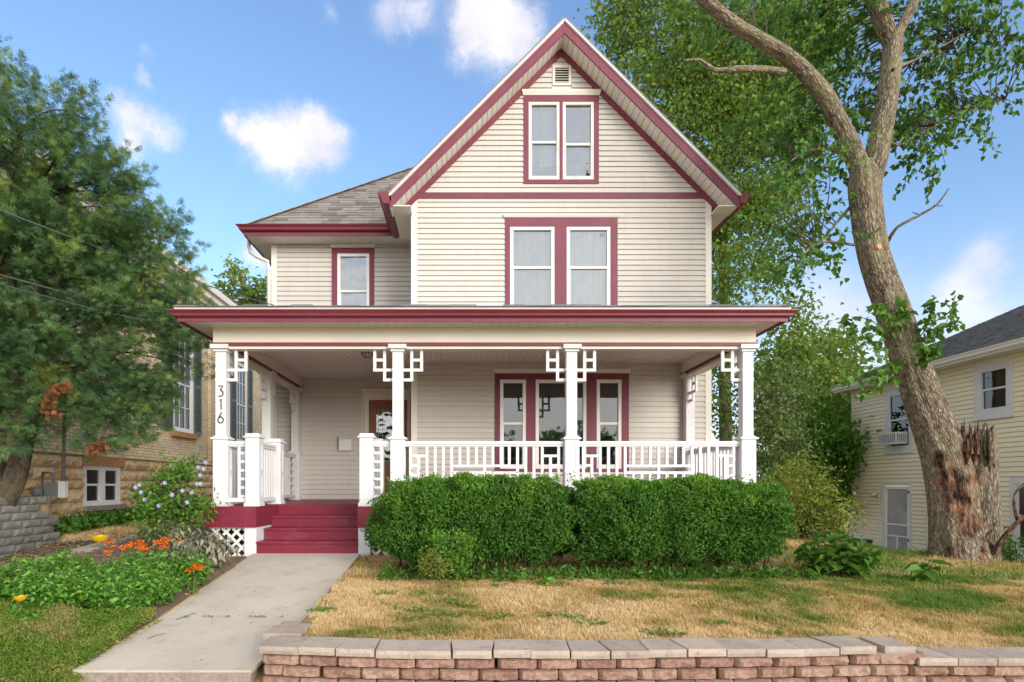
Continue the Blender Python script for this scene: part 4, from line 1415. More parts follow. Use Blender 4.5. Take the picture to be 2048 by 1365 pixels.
b.build('header', M['cream'], dr)
g0, g1, gz0, gz1 = d0 + .15, d1 - .15, FLOOR + .80, dz - .20
b = MB(FL)
b.box(d0, g0, -.05, -.005, FLOOR + .02, dz); b.box(g1, d1, -.05, -.005, FLOOR + .02, dz); b.box(g0, g1, -.05, -.006, gz1, dz); b.box(g0, g1, -.05, -.006, FLOOR + .02, gz0)
b.build('leaf', M['door'], dr)
for (a, c) in ((g0 + .01, (g0 + g1) / 2 - .03), ((g0 + g1) / 2 + .03, g1 - .01)):
    b = MB(FL); b.box(a, c, -.006, .006, FLOOR + .2, gz0 - .14); b.build('panel', M['door'], dr)
b = MB(FL); b.box(g0 - .01, g1 + .01, -.006, .012, gz0 - .05, gz0 - .01); b.build('ledge', M['door'], dr)
b = MB(FL); b.box(g0, g1, -.034, -.03, gz0, gz1); b.build('pane', M['leaded'], dr)
b = MB(FL)
for u in (.08, .26, .74, .92): b.box(g0 + (g1 - g0) * u - .004, g0 + (g1 - g0) * u + .004, -.03, -.024, gz0, gz1)
for u in (.08, .42, .50, .62, .92): b.box(g0, g1, -.03, -.0245, gz0 + (gz1 - gz0) * u - .004, gz0 + (gz1 - gz0) * u + .004)
b.build('lead_came', M['drip'], dr)
b = MB(FL); b.quad((d0, -.7, FLOOR), (d1, -.7, FLOOR), (d1, -.7, dz), (d0, -.7, dz)); b.build('hall_behind', M['dark'], dr)
b = MB(FL); b.tube([FL(d1 - .07, y, FLOOR + .95) - Vector((0, 0, 0)) for y in ()] or [(0, 0, 0), (0, .001, 0)], .001) if False else None
hb = MB(); p0 = FL(d1 - .075, 0, FLOOR + .97); hb.tube([p0, p0 + Vector((0, -.04, 0)), p0 + Vector((0, -.05, 0))], [.012, .012, .028], 10); hb.tube([p0 + Vector((0, -.05, 0)), p0 + Vector((0, -.075, 0))], [.03, .022], 10)
hb.build('knob', M['drip'], dr, smooth=True)

# ------------------------------------------------------------------ things on the porch
mb_ = thing('mailbox', 'small off white metal mailbox on the wall beside the front door', 'mailbox', (xl(692), YL - .08, zl(902)))
u0, u1, w0, w1 = xl(680), xl(705), zl(902), zl(873)
b = MB(FL); b.add([(u0, .018, w0), (u1, .018, w0), (u1, .018, w1), (u0, .018, w1), (u0, .11, w0), (u1, .11, w0), (u1, .12, w1 - .07), (u0, .12, w1 - .07)], [(0, 1, 2, 3), (4, 5, 6, 7), (0, 1, 5, 4), (1, 2, 6, 5), (2, 3, 7, 6), (3, 0, 4, 7)])
b.build('box', M['mailbox'], mb_)
b = MB(FL); b.add([(u0 - .008, .02, w1 + .012), (u1 + .008, .02, w1 + .012), (u1 + .008, .135, w1 - .065), (u0 - .008, .135, w1 - .065), (u0 - .008, .02, w1 + .02), (u1 + .008, .02, w1 + .02), (u1 + .008, .137, w1 - .057), (u0 - .008, .137, w1 - .057)],
                  [(0, 1, 2, 3), (4, 5, 6, 7), (0, 1, 5, 4), (1, 2, 6, 5), (2, 3, 7, 6), (3, 0, 4, 7)])
b.build('lid', M['mailbox'], mb_)

lp = px(735, 722, 9.9); lx, ly = lp.x, 9.9
cl = thing('porch_light', 'round caged ceiling light under the porch roof near the door', 'ceiling light', (lx, ly, 3.06))
b = MB(); b.tube([(lx, ly, 3.213), (lx, ly, 3.18), (lx, ly, 3.165)], [.11, .105, .09], 20); b.build('base', M['drip'], cl)
b = MB(); b.tube([(lx, ly, 3.165), (lx, ly, 3.13), (lx, ly, 3.10), (lx, ly, 3.085)], [.085, .083, .06, .02], 16); b.build('globe', M['mailbox'], cl, smooth=True)
b = MB()
for k in range(10):
    a = k * math.pi / 5
    b.tube([(lx + math.cos(a) * r, ly + math.sin(a) * r, z) for r, z in ((.098, 3.17), (.098, 3.13), (.07, 3.088), (.02, 3.072))], .006, 5)
b.tube([(lx + math.cos(a) * .1, ly + math.sin(a) * .1, 3.135) for a in [i * math.pi / 8 for i in range(17)]], .006, 5)
b.build('cage', M['grey_metal'], cl)


# ------------------------------------------------------------------ overhead cables
def cable(name, a, c, sag, r, label):
    a, c = Vector(a), Vector(c)
    pts = [a.lerp(c, t) - Vector((0, 0, sag * 4 * t * (1 - t))) for t in [i / 16 for i in range(17)]]
    b = MB(); b.tube(pts, r, 6)
    tag(b.build(name, M['wire'], smooth=True), label, 'cable', 'service cables to the house')


cable('overhead_cable', px(-300, 300, 6.0), px(548, 611, 12.4), 0.10, .011, 'thick topmost overhead cable running down past the cedar to the house corner')
cable('overhead_cable', px(-300, 460, 6.5), px(380, 644, 9.6), 0.06, .008, 'middle one of three overhead cables crossing in front of the cedar')
cable('overhead_cable', px(-300, 478, 6.4), px(420, 668, 9.8), 0.08, .006, 'lowest thin overhead cable crossing in front of the cedar')

# ------------------------------------------------------------------ brick building on the left
BX = -7.8
FB = Fr((BX, 0, 0), (0, 1, 0), (1, 0, 0))
yb = lambda x: F * (-BX) / (VX - x)
def zb(x, y): return EYE + (VY - y) * yb(x) / F


brick = thing('brick_building', 'cream brick building with rough stone base and grey green shutters', 'building', (BX, 15, 0))
WT = 1.63
w1a = (yb(344), yb(385), 2.42, 5.2); w2a = (yb(471), yb(493), 2.42, 5.2)
bw1 = (yb(166), yb(238), 0.54, 1.38)
wall_panel(FB, 6, 25, WT, 6.3, [w1a, w2a], M['brick'], brick, 0.3)
bw_ = wall_panel(FB, 6, 25, -.3, WT, [bw1], M['mortar'], brick, 0.3)
b = MB(); b.box(BX - 9, BX - .31, 6, 25, -.3, 6.3); b.build('wall', M['brick'], brick)
b = MB(FB); b.box(6, 25, 0, .05, WT - .05, WT + .07); b.build('water_table', M['brick'], brick)
for (a, c, w0_, w1_, t_) in ((yb(416), yb(428), WT + .07, 6.2, .09), (yb(281), yb(285), WT + .07, 3.0, .05), (24.4, 25, WT + .07, 6.2, .09)):
    b = MB(FB); b.box(a, c, 0, t_, w0_, w1_); b.build('pilaster', M['brick'], brick)
# stones of the base
sm = [with_mat(rock_face(1.0, 1.0, 0.12, 200 + s, 0.06, 0.05, 7, 4), M['stone']) for s in range(6)]
z = 0.0; r_ = 0
while z < WT - .08:
    h = [0.24, 0.17, 0.22, 0.26, 0.19, 0.23, 0.25][r_ % 7]
    if z + h > WT - .05: h = WT - .052 - z
    y = 9.8 + random.uniform(-.3, 0)
    while y < 20.0:
        w = random.uniform(0.28, 0.72)
        ya_, yb_ = (bw1[0] - .09, bw1[1] + .13) if z + h > bw1[3] + .02 else (bw1[0] - .01, bw1[1] + .01)
        if z + h < bw1[2] - .08 : ya_ = yb_ = 99.0
        if z + h > bw1[2] - .1 and y < yb_ and y + w > ya_:
            if y < ya_ - .06: w = ya_ - y
            else:
                y = yb_; w = random.uniform(.28, .5)
        if True:
            inst('stone', random.choice(sm), bw_, (BX + .040, y + w / 2, z + .006), math.pi / 2, (w - .015, 0.6, h - .012))
        y += w
    z += h; r_ += 1
b = MB(FB); b.box(bw1[0] - .08, bw1[1] + .12, 0, .075, bw1[3], WT - .052); b.build('lintel', M['lintel'], brick)
b = MB(FB); b.box(bw1[0] - .08, bw1[1] + .10, 0, .13, bw1[2] - .10, bw1[2] - .002); b.build('sill', M['concrete_side'], brick)
mid = (bw1[0] + bw1[1]) / 2
window(brick, FB, bw1[0], bw1[1], bw1[2], bw1[3], [(bw1[0] + .04, mid - .04, bw1[2] + .04, bw1[3] - .04, .98, M['blind']), (mid + .04, bw1[1] - .04, bw1[2] + .04, bw1[3] - .04, .98, M['blind'])], M['frame'], M['frame'], G)
for wv in (w1a, w2a):
    window(brick, FB, *wv, [(wv[0] + .06, wv[1] - .06, wv[2] + .06, wv[3] - .06, 3.75, M['blind'])], M['frame'], M['frame'], G)
    b = MB(FB); b.box(wv[0] - .1, wv[1] + .1, 0, .12, wv[2] - .14, wv[2] - .001); b.build('sill', M['lintel'], brick)
    n_ = MB(FB)
    for u in (1 / 3, 2 / 3): n_.box(wv[0] + .11 + (wv[1] - wv[0] - .22) * u - .012, wv[0] + .11 + (wv[1] - wv[0] - .22) * u + .012, -.02, -.005, wv[2] + .1, wv[3] - .1)
    for u in (.25, .75): n_.box(wv[0] + .11, wv[1] - .11, -.02, -.006, wv[2] + (wv[3] - wv[2]) * u - .012, wv[2] + (wv[3] - wv[2]) * u + .012)
    n_.build('muntin', M['frame'], brick)
    for (a, c) in ((wv[0] - .50, wv[0] - .02), (wv[1] + .02, wv[1] + .50)):
        S = part_empty('shutter', brick, FB((a + c) / 2, .03, wv[2]))
        b = MB(FB); b.box(a, a + .05, .01, .05, wv[2], wv[3]); b.box(c - .05, c, .01, .05, wv[2], wv[3])
        for z0, z1 in ((wv[2], wv[2] + .1), (wv[3] - .1, wv[3]), ((wv[2] + wv[3]) / 2 - .05, (wv[2] + wv[3]) / 2 + .05)): b.box(a + .05, c - .05, .01, .049, z0, z1)
        b.build('stile', M['shutter'], S)
        z = wv[2] + .12
        while z < wv[3] - .12:
            b = MB(FB); b.add([(a + .05, .012, z + .035), (c - .05, .012, z + .035), (c - .05, .045, z), (a + .05, .045, z), (a + .05, .012, z + .045), (c - .05, .012, z + .045), (c - .05, .045, z + .01), (a + .05, .045, z + .01)],
                              [(0, 1, 2, 3), (4, 5, 6, 7), (0, 1, 5, 4), (1, 2, 6, 5), (2, 3, 7, 6), (3, 0, 4, 7)])
            b.build('louver', M['shutter'], S); z += .05
cor = part_empty('cornice', brick, (BX, 15, 6.1))
for (n1, z0, z1) in ((.06, 6.10, 6.32), (.16, 6.32, 6.45), (.32, 6.45, 6.62), (.42, 6.62, 6.80)):
    b = MB(FB); b.box(6, 25 + n1, -.3, n1, z0, z1); b.build('cornice_board', M['soffit'], cor)
b = MB(); b.add([(BX + .42, 5.8, 6.8), (BX + .42, 25.4, 6.8), (BX - 5, 25.4, 8.0), (BX - 5, 5.8, 8.0)], [(0, 1, 2, 3)]); b.build('roof', M['shingle_dark'], brick)
# gas meter by the stone base
gm = px(95, 975, 9.55)
gmx, gmy = -7.25, 10.45
gmz = gz(gmx, gmy)
me_ = thing('gas_meter', 'grey gas meter with pipes by the stone base under the cedar', 'gas meter', (gmx, gmy, .5))
b = MB(); b.box(gmx - .02, gmx + .20, gmy - .08, gmy + .12, .78, 1.02); b.build('body', M['grey_metal'], me_)
b = MB(); b.box(gmx + .22, gmx + .34, gmy - .09, gmy + .0, .76, 1.04); b.build('index_box', M['ytrim'], me_)
b = MB(); b.tube([(gmx + .08, gmy, 1.02), (gmx + .08, gmy, 1.18), (gmx - .1, gmy, 1.20), (gmx - .12, gmy, .9), (gmx - .12, gmy, 0.0)], .026, 8)
b.tube([(gmx + .25, gmy, 1.04), (gmx + .25, gmy + .05, 2.2)], .03, 8); b.build('pipe', M['grey_metal'], me_, smooth=True)
b = MB(); b.tube([(gmx - .18, gmy - .1, .86), (gmx - .18, gmy - .07, .86), (gmx - .18, gmy + .05, .86)], [.05, .085, .085], 14); b.build('regulator', M['grey_metal'], me_, smooth=True)

# grey block wall holding the cedar's bank
gwl = thing('block_wall', 'mossy grey concrete block wall holding the bank under the cedar', 'retaining wall', (-6.65, 8.8, -.1))
gb = [with_mat(rock_face(0.40, 0.112, 0.25, 300 + s, 0.006, 0.010, 6, 3), M['greyblock']) for s in range(5)]
for r in range(8):
    z = -.13 + r * .116
    if z > .70: break
    y = 6.4 + (0.2 if r % 2 else 0); back = r * .012
    while y < 9.7 - .0 - r * .02:
        inst('block', random.choice(gb), gwl, (-6.58 - back + random.uniform(-.008, .008), y, z), math.pi / 2, (random.uniform(.97, .995), 1, 1))
        y += .402
    a0 = (-6.58 - back, 9.62)
    for k in range(3):   # the end turns towards the building
        ang = math.radians(35 + 27 * k)
        a0 = (a0[0] - .34 * math.sin(ang), a0[1] + .34 * math.cos(ang))
        inst('block', gb[(k + r) % 5], gwl, (a0[0] + .02, a0[1], z), math.pi / 2 + ang)

# ------------------------------------------------------------------ yellow house on the right
QX = 11.9
FY = Fr((QX, 0, 0), (0, 1, 0), (-1, 0, 0))
yq = lambda x: F * QX / (x - VX)
def zq(x, y): return EYE + (VY - y) * yq(x) / F


yel = thing('yellow_house', 'pale yellow sided two storey house behind the leaning tree', 'house', (QX, 14, -1))
Y0q, Y1q, QZ0, QZ1 = 9.5, 18.42, -1.0, 3.85
dq = (yq(1825), yq(1766), -1.0, 1.05)
aq = (yq(1827), yq(1772.6), zq(1800, 903.5), zq(1800, 779))
bq = (yq(2029), yq(1950), zq(1990, 834), zq(1990, 724))
cq = (11.2, yq(2022), -.55, 1.12)
yw_ = wall_panel(FY, Y0q, Y1q, QZ0 - .3, QZ1, [dq, aq, bq, cq], M['ytrim'], yel)
siding(FY, QZ0, QZ1 - .02, 0.1075, lambda w: (Y0q, Y1q - .08), [dq, aq, bq, cq], M['ysiding'], yw_)
b = MB(FY); b.box(Y1q - .085, Y1q + .02, -.04, .028, QZ0, QZ1); b.build('corner_board', M['ysiding'], yel)
b = MB(); b.box(QX + .12, QX + 10, Y1q - .12, Y1q, QZ0 - .3, QZ1); b.build('wall', M['ysiding'], yel)
for wv, cw_, un in ((aq, .1, None), (bq, .14, None), (cq, .12, None)):
    u0, u1, w0, w1 = wv
    window(yel, FY, u0, u1, w0, w1, [(u0 + cw_, u1 - cw_, w0 + cw_, w1 - cw_, w0 + cw_ + (w1 - w0 - 2 * cw_) * .52, M['blind'])], M['ytrim'], M['ytrim'], G, None, .05, sill=.05, head=M['ytrim'])
sd = part_empty('screen_door', yel, FY((dq[0] + dq[1]) / 2, 0, -1))
u0, u1, w0, w1 = dq
b = MB(FY); b.box(u0, u0 + .09, -.03, .035, w0, w1); b.box(u1 - .09, u1, -.03, .035, w0, w1); b.box(u0 + .09, u1 - .09, -.03, .034, w1 - .1, w1); b.build('casing', M['ytrim'], sd)
i0, i1, j1 = u0 + .1, u1 - .1, w1 - .11
b = MB(FY); b.box(i0, i0 + .07, -.02, .012, w0 + .03, j1); b.box(i1 - .07, i1, -.02, .012, w0 + .03, j1); b.box(i0 + .07, i1 - .07, -.02, .011, j1 - .08, j1); b.box(i0 + .07, i1 - .07, -.02, .011, w0 + .03, w0 + .12)
b.box(i0 + .07, i1 - .07, -.02, .011, w0 + .86, w0 + .90); b.box(i0 + .07, i1 - .07, -.02, .011, w0 + .55, w0 + .58); b.box((i0 + i1) / 2 - .015, (i0 + i1) / 2 + .015, -.02, .010, w0 + .12, w0 + .55)
b.build('frame', M['frame'], sd)
b = MB(FY); b.box(i0 + .07, i1 - .07, -.012, -.008, w0 + .12, j1 - .08); b.build('mesh_screen', M['blind'], sd)
for z in (w0 + .45, w0 + 1.75):
    b = MB(FY); b.box(i0 - .03, i0 + .02, .012, .04, z, z + .07); b.build('hinge', M['black'], sd)
# eave, gutter, roof
b = MB(); b.box(QX - .42, QX, Y0q, Y1q + .25, QZ1 - .02, QZ1 + .0); b.build('soffit', M['ytrim'], yel)
b = MB(); b.box(QX - .44, QX - .42, Y0q, Y1q + .25, QZ1 - .03, QZ1 + .14); b.build('fascia', M['ytrim'], yel)
b = MB(); b.sweep([(QX - .44, Y0q, QZ1 + .13), (QX - .44, Y1q + .25, QZ1 + .13)], [(-o * .9, z) for o, z in KG]); b.build('gutter', M['frame'], yel)
RP = 0.43
b = MB(); rx0 = QX - .48; rx1 = 17.6; rz = QZ1 + .15
b.quad((rx0, Y0q, rz), (rx1, Y0q, rz + RP * (rx1 - rx0)), (rx1, Y1q + .3, rz + RP * (rx1 - rx0)), (rx0, Y1q + .3, rz))
b.quad((rx1, Y0q, rz + RP * (rx1 - rx0)), (rx1 + 6, Y0q, rz), (rx1 + 6, Y1q + .3, rz), (rx1, Y1q + .3, rz + RP * (rx1 - rx0)))
rq = b.build('roof', M['shingle_dark'], yel)
v, f, rr = [], [], []
n_rows = 44
for r in range(n_rows):
    xa = rx0 - .02 + r * .135; za = rz + RP * (xa - rx0); y = Y0q - random.uniform(0, .3)
    while y < Y1q + .28:
        w = random.uniform(.22, .4); y1 = min(y + w - .006, Y1q + .31); th = random.choice((.012, .018, .026))
        k = len(v); u = .15
        v += [(xa, y, za), (xa, y1, za), (xa, y, za + th), (xa, y1, za + th), (xa + u, y, za + RP * u + .004), (xa + u, y1, za + RP * u + .004)]
        f += [(k, k + 1, k + 3, k + 2), (k + 2, k + 3, k + 5, k + 4)]
        y += w
sh = np_mesh('shingle', v, f, M['shingle_dark'], org=(rx0, 14, rz), parent=rq); tag(sh, kind='stuff')
b = MB(); b.beam((rx0, Y1q + .3, rz - .06), (rx1, Y1q + .3, rz - .06 + RP * (rx1 - rx0)), .03, .14); b.build('rake_board', M['ytrim'], yel)
b = MB(FY); b.tube([(yq(1862), .05, 0.0) for _ in ()] or [(yq(1862), .06, -.9), (yq(1862), .06, 1.0)], .045, 8); b.build('downspout', M['ytrim'], yel)
# wall lamp
wl_ = part_empty('wall_lamp', yel, FY(yq(1757), 0, zq(1757, 992)))
b = MB(FY); z_ = zq(1757, 990); y_ = yq(1757)
b.box(y_ - .05, y_ + .05, .018, .05, z_ - .06, z_ + .06); b.build('base', M['ytrim'], wl_)
b = MB(FY); b.tube([(y_, .05, z_), (y_, .13, z_ + .02), (y_, .15, z_ - .05)], [.03, .05, .07], 10); b.build('shade', M['ytrim'], wl_, smooth=True)
# air conditioner in the window
ac = thing('air_conditioner', 'white and grey window air conditioner on the yellow house', 'air conditioner', FY(yq(1798), .2, zq(1798, 889)))
ya, yb2, za, zb2 = yq(1815), yq(1781), zq(1798, 889), zq(1798, 866)
b = MB(FY); b.box(ya, yb2, .0, .32, za, zb2); b.build('case', M['ytrim'], ac)
for k in range(9):
    b = MB(FY); t_ = ya + .04 + (yb2 - ya - .08) * k / 8; b.box(t_ - .012, t_ + .012, .32, .33, za + .04, zb2 - .04); b.build('grille_bar', M['grey_metal'], ac)
for k in range(5):
    b = MB(FY); t_ = .06 + .05 * k; b.box(ya - .008, ya, t_, t_ + .022, za + .05, zb2 - .05); b.box(yb2, yb2 + .008, t_, t_ + .022, za + .05, zb2 - .05); b.build('side_louver', M['grey_metal'], ac)
# black tub by the wall
tx, ty = X_(1717, 14.6), 14.6
tz = gz(tx, ty)
b = MB(); b.tube([(tx, ty, tz), (tx, ty, tz + .3), (tx, ty, tz + .42), (tx, ty, tz + .44), (tx, ty, tz + .40)], [.22, .26, .29, .31, .27], 18)
tub = b.build('planter_tub', M['black'], smooth=False); tag(tub, 'round black plastic tub standing by the yellow house', 'tub')


# ------------------------------------------------------------------ foliage tools
def unit(a):
    return a / np.maximum(np.linalg.norm(a, axis=1, keepdims=True), 1e-6)


def rand_dirs(n):
    return unit(RNG.normal(size=(n, 3)))


def leaf_geo(P, D, N, L, W, fold=0.25, shape='leaf'):
    """P base points, D pointing direction, N leaf normal, L length, W width -> verts, quads"""
    n = len(P)
    D = unit(D); S = unit(np.cross(D, N)); N = np.cross(S, D)
    L = np.broadcast_to(np.asarray(L, float), (n,))[:, None]; W = np.broadcast_to(np.asarray(W, float), (n,))[:, None]
    if shape == 'leaf':
        a = P; l = P + D * L * .45 - S * W * .5 + N * W * fold; r = P + D * L * .45 + S * W * .5 + N * W * fold; t = P + D * L - N * L * .12
        V = np.stack([a, l, t, r], 1).reshape(-1, 3)
        k = np.arange(n)[:, None] * 4
        Fc = np.concatenate([k, k + 1, k + 2, k + 3], 1)[:, [0, 1, 2, 3]]
        return V, np.concatenate([np.concatenate([k, k + 3, k + 2], 1), np.concatenate([k, k + 2, k + 1], 1)], 0), 2
    if shape == 'heart':
        m = P + D * L * .45
        a = P; l1 = P + D * L * .12 - S * W * .45 + N * W * fold; l2 = P + D * L * .55 - S * W * .40 + N * W * fold * .8
        t = P + D * L - N * L * .15; r2 = P + D * L * .55 + S * W * .40 + N * W * fold * .8; r1 = P + D * L * .12 + S * W * .45 + N * W * fold
        V = np.stack([a, l1, l2, t, r2, r1], 1).reshape(-1, 3)
        k = np.arange(n)[:, None] * 6
        tri = [(0, 2, 1), (0, 3, 2), (0, 4, 3), (0, 5, 4)]
        return V, np.concatenate([np.concatenate([k + a_, k + b_, k + c_], 1) for a_, b_, c_ in tri], 0), 4
    if shape == 'fan':      # a flat spray: five narrow fingers
        vs = []; ang = (-1.0, -.5, 0, .5, 1.0); ln = (.62, .85, 1.0, .85, .62)
        for an, q in zip(ang, ln):
            d = D * math.cos(an) + S * math.sin(an); sd = -D * math.sin(an) + S * math.cos(an)
            b0 = P + D * L * .12 * abs(an)
            vs += [b0 + d * L * q * .55 - sd * W * .09, b0 + d * L * q + N * L * (-.15), b0 + d * L * q * .55 + sd * W * .09]
        V = np.stack([P] + vs, 1).reshape(-1, 3)
        k = np.arange(n)[:, None] * 16
        out = []
        for i in range(5):
            b_ = 1 + 3 * i
            out.append(np.concatenate([k, k + b_, k + b_ + 1, k + b_ + 2], 1))
        return V, np.concatenate(out, 0), 5


def foliage(name, P, D, N, L, W, m, parent, shape='leaf', rnd=None, org=(0, 0, 0), fold=.25):
    V, Fc, rep = leaf_geo(P, D, N, L, W, fold, shape)
    if rnd is None: rnd = RNG.random(len(P))
    return np_mesh(name, V, Fc, m, np.tile(rnd, rep), org, parent)


def in_ellipsoids(E, n, inner=0.55, power=1.0):
    """points in a union of ellipsoids (cx,cy,cz,rx,ry,rz,weight), pushed to the outside; also outward directions"""
    w = np.array([e[3] * e[4] * e[5] * (e[6] if len(e) > 6 else 1) for e in E]) ** 0.75; w /= w.sum()
    idx = RNG.choice(len(E), size=n, p=w)
    A = np.array([e[:6] for e in E])[idx]
    d = rand_dirs(n)
    r = inner + (1 - inner) * RNG.random(n) ** power
    return A[:, :3] + d * A[:, 3:6] * r[:, None], unit(d / A[:, 3:6])


def eln(x, y, Y, rx, ry, rd, w=1.0):
    """ellipsoid given by where it shows: centre pixel, distance, pixel radii, depth radius"""
    p = px(x, y, Y); s_ = Y / F
    return (p.x, Y, p.z, rx * s_, rd, ry * s_, w)


def clumped(E, nc, per, spread, inner=.5, power=.7, cut=None):
    C, O = in_ellipsoids(E, nc, inner, power)
    if cut is not None:
        k = cut(C); C, O = C[k], O[k]
    sz = spread * (0.6 + 0.8 * RNG.random(len(C)))
    P = np.repeat(C, per, 0) + RNG.normal(size=(len(C) * per, 3)) * np.repeat(sz, per)[:, None] * np.array([1, 1, .75])
    return C, P, np.repeat(O, per, 0)


def np_tube(pts, rad, n=10, ridge=0.0, seed=0, seg=None):
    """tube verts/faces/bark coordinates along a polyline (resampled smoothly)"""
    pts = np.array([list(p) for p in pts], float); rad = np.array(rad, float)
    if seg:
        t = np.linspace(0, len(pts) - 1, seg); i0 = np.clip(t.astype(int), 0, len(pts) - 2); fr_ = t - i0
        def cr(A):
            p0 = A[np.maximum(i0 - 1, 0)]; p1 = A[i0]; p2 = A[i0 + 1]; p3 = A[np.minimum(i0 + 2, len(A) - 1)]
            f_ = fr_[:, None] if A.ndim == 2 else fr_
            return .5 * ((2 * p1) + (-p0 + p2) * f_ + (2 * p0 - 5 * p1 + 4 * p2 - p3) * f_ ** 2 + (-p0 + 3 * p1 - 3 * p2 + p3) * f_ ** 3)
        pts, rad = cr(pts), np.maximum(cr(rad), .002)
    m_ = len(pts)
    T = np.gradient(pts, axis=0); T = unit(T)
    ref = np.array([0.2, -0.97, 0.1]); A = unit(np.cross(T, ref[None]) + 1e-9); B = np.cross(T, A)
    ln = np.concatenate([[0], np.cumsum(np.linalg.norm(np.diff(pts, axis=0), axis=1))])
    th = np.arange(n) * 2 * np.pi / n
    R = np.repeat(rad[:, None], n, 1)
    if ridge:
        rs = np.random.default_rng(seed)
        ph = rs.random(6) * 6.28
        for k, (fa, fl, am) in enumerate(((3, .8, .5), (5, 1.3, .4), (9, 2.1, .35), (14, 2.9, .25), (21, 5.0, .18))):
            R = R * (1 + ridge * am * np.sin(fa * th[None] + ph[k] + 1.6 * np.sin(ln[:, None] * fl + ph[k - 1])))
    V = pts[:, None] + R[..., None] * (np.cos(th)[None, :, None] * A[:, None] + np.sin(th)[None, :, None] * B[:, None])
    bark = np.stack([np.cos(th)[None] * rad[:, None], np.sin(th)[None] * rad[:, None], np.repeat(ln[:, None], n, 1)], -1)
    i = np.arange(m_ - 1)[:, None]; j = np.arange(n)[None]
    Fc = np.stack([i * n + j, i * n + (j + 1) % n, (i + 1) * n + (j + 1) % n, (i + 1) * n + j], -1).reshape(-1, 4)
    return V.reshape(-1, 3), Fc, bark.reshape(-1, 3)


def tubes(name, items, m, parent, org=(0, 0, 0)):
    """items: (pts, rad, n, seg)"""
    Vs, Fs, Bs, k = [], [], [], 0
    for it in items:
        V, Fc, B = np_tube(it[0], it[1], it[2], seg=it[3] if len(it) > 3 else None, ridge=it[4] if len(it) > 4 else 0, seed=len(Vs))
        Vs.append(V); Fs.append(Fc + k); Bs.append(B + RNG.random(3)); k += len(V)
    return np_mesh(name, np.concatenate(Vs), np.concatenate(Fs), m, None, org, parent, True, np.concatenate(Bs))


def twigs_to(C, limb_pts, r0=.012, r1=.004, maxn=400):
    """thin branches from the nearest limb point to each cluster centre"""
    limb = np.array([list(p) for p in limb_pts]); out = []
    for c in C[:maxn]:
        d = np.linalg.norm(limb - c, axis=1); a = limb[np.argmin(d + .6 * np.maximum(0, limb[:, 2] - c[2]))]
        md = (a + c) / 2 + RNG.normal(size=3) * .06 * np.linalg.norm(c - a) + np.array([0, 0, .08 * np.linalg.norm(c - a)])
        out.append(([a, md, c], [r0, (r0 + r1) / 2, r1], 5, 6))
    return out


def densify(pts, n=12):
    out = []
    for a, b_ in zip(pts, pts[1:]):
        out += [Vector(a).lerp(Vector(b_), i / n) for i in range(n)]
    return out + [Vector(pts[-1])]


# ------------------------------------------------------------------ big cedar on the left
cedar = thing('cedar_tree', 'large dark green cedar with yellow tipped sprays in front of the brick building', 'tree', (-6.85, 8.8, .7))
tr1 = [(-6.98, 8.85, .55), px(28, 965, 8.85), px(50, 880, 8.9), px(75, 800, 9.0), px(110, 690, 9.1), px(120, 560, 9.1), px(90, 430, 9.0), px(70, 330, 9.0)]
tr2 = [(-7.15, 8.9, .55), px(-10, 930, 8.9), px(-5, 820, 8.9), px(10, 640, 8.8), px(30, 420, 8.8), px(40, 260, 8.8)]
tubes('trunk', [(tr1, [.20, .15, .125, .11, .09, .07, .05, .03], 14, 40, .2), (tr2, [.16, .13, .12, .10, .07, .03], 12, 30, .2)], M['cedarbark'], cedar, (-6.9, 8.8, .6))
E = [eln(40, 300, 8.9, 110, 120, 1.0), eln(70, 420, 8.9, 190, 150, 1.3), eln(200, 470, 9.2, 120, 130, 1.1), eln(280, 560, 9.5, 95, 110, .9), eln(60, 620, 8.9, 200, 190, 1.4),
     eln(240, 680, 9.5, 140, 130, 1.0), eln(120, 770, 9.2, 170, 90, 1.1), eln(-60, 500, 8.6, 160, 330, 1.3), eln(20, 190, 8.9, 50, 60, .5), eln(330, 660, 9.6, 55, 60, .5),
     eln(230, 380, 9.2, 30, 60, .4), eln(345, 480, 9.5, 28, 50, .4), eln(140, 260, 9.0, 45, 60, .5), eln(250, 810, 9.4, 60, 55, .6), eln(180, 845, 9.1, 105, 58, .7), eln(70, 830, 8.6, 110, 70, .7)]
PER = 34
C, O = in_ellipsoids(E, 2050, .42, .5)
axc = np.stack([np.full(len(C), X_(90, 9)), np.full(len(C), 9.3), C[:, 2] - .3], 1)
pl_ = unit(unit(C - axc) * .75 + O * .5 + np.array([0, 0, .35])[None] + RNG.normal(size=C.shape) * .35)
tt = RNG.random((len(C), PER)); ln_ = (.28 + .25 * RNG.random(len(C)))[:, None]
P = (C[:, None] + pl_[:, None] * (tt * ln_)[..., None] + RNG.normal(size=(len(C), PER, 3)) * (.085 * (1.05 - tt))[..., None]).reshape(-1, 3)
n = len(P)
D = unit(np.repeat(pl_, PER, 0) + RNG.normal(size=(n, 3)) * .5 + np.array([0, 0, -.3])[None])
N = unit(np.array([0, -.3, .8])[None] + RNG.normal(size=(n, 3)) * .7)
tip = np.repeat(RNG.random(len(C)) ** 1.5, PER) * .50 + RNG.random(n) * .22 + .2 * tt.ravel()
foliage('crown', P, D, N, .075 + .06 * RNG.random(n), .052, M['cedar'], cedar, 'fan', tip, (-6.9, 8.8, .6))
limb = densify(tr1) + densify(tr2)
tubes('branch', twigs_to(C[RNG.permutation(len(C))], limb[20:], .022, .006, 170), M['cedarbark'], cedar, (-6.9, 8.8, .6))
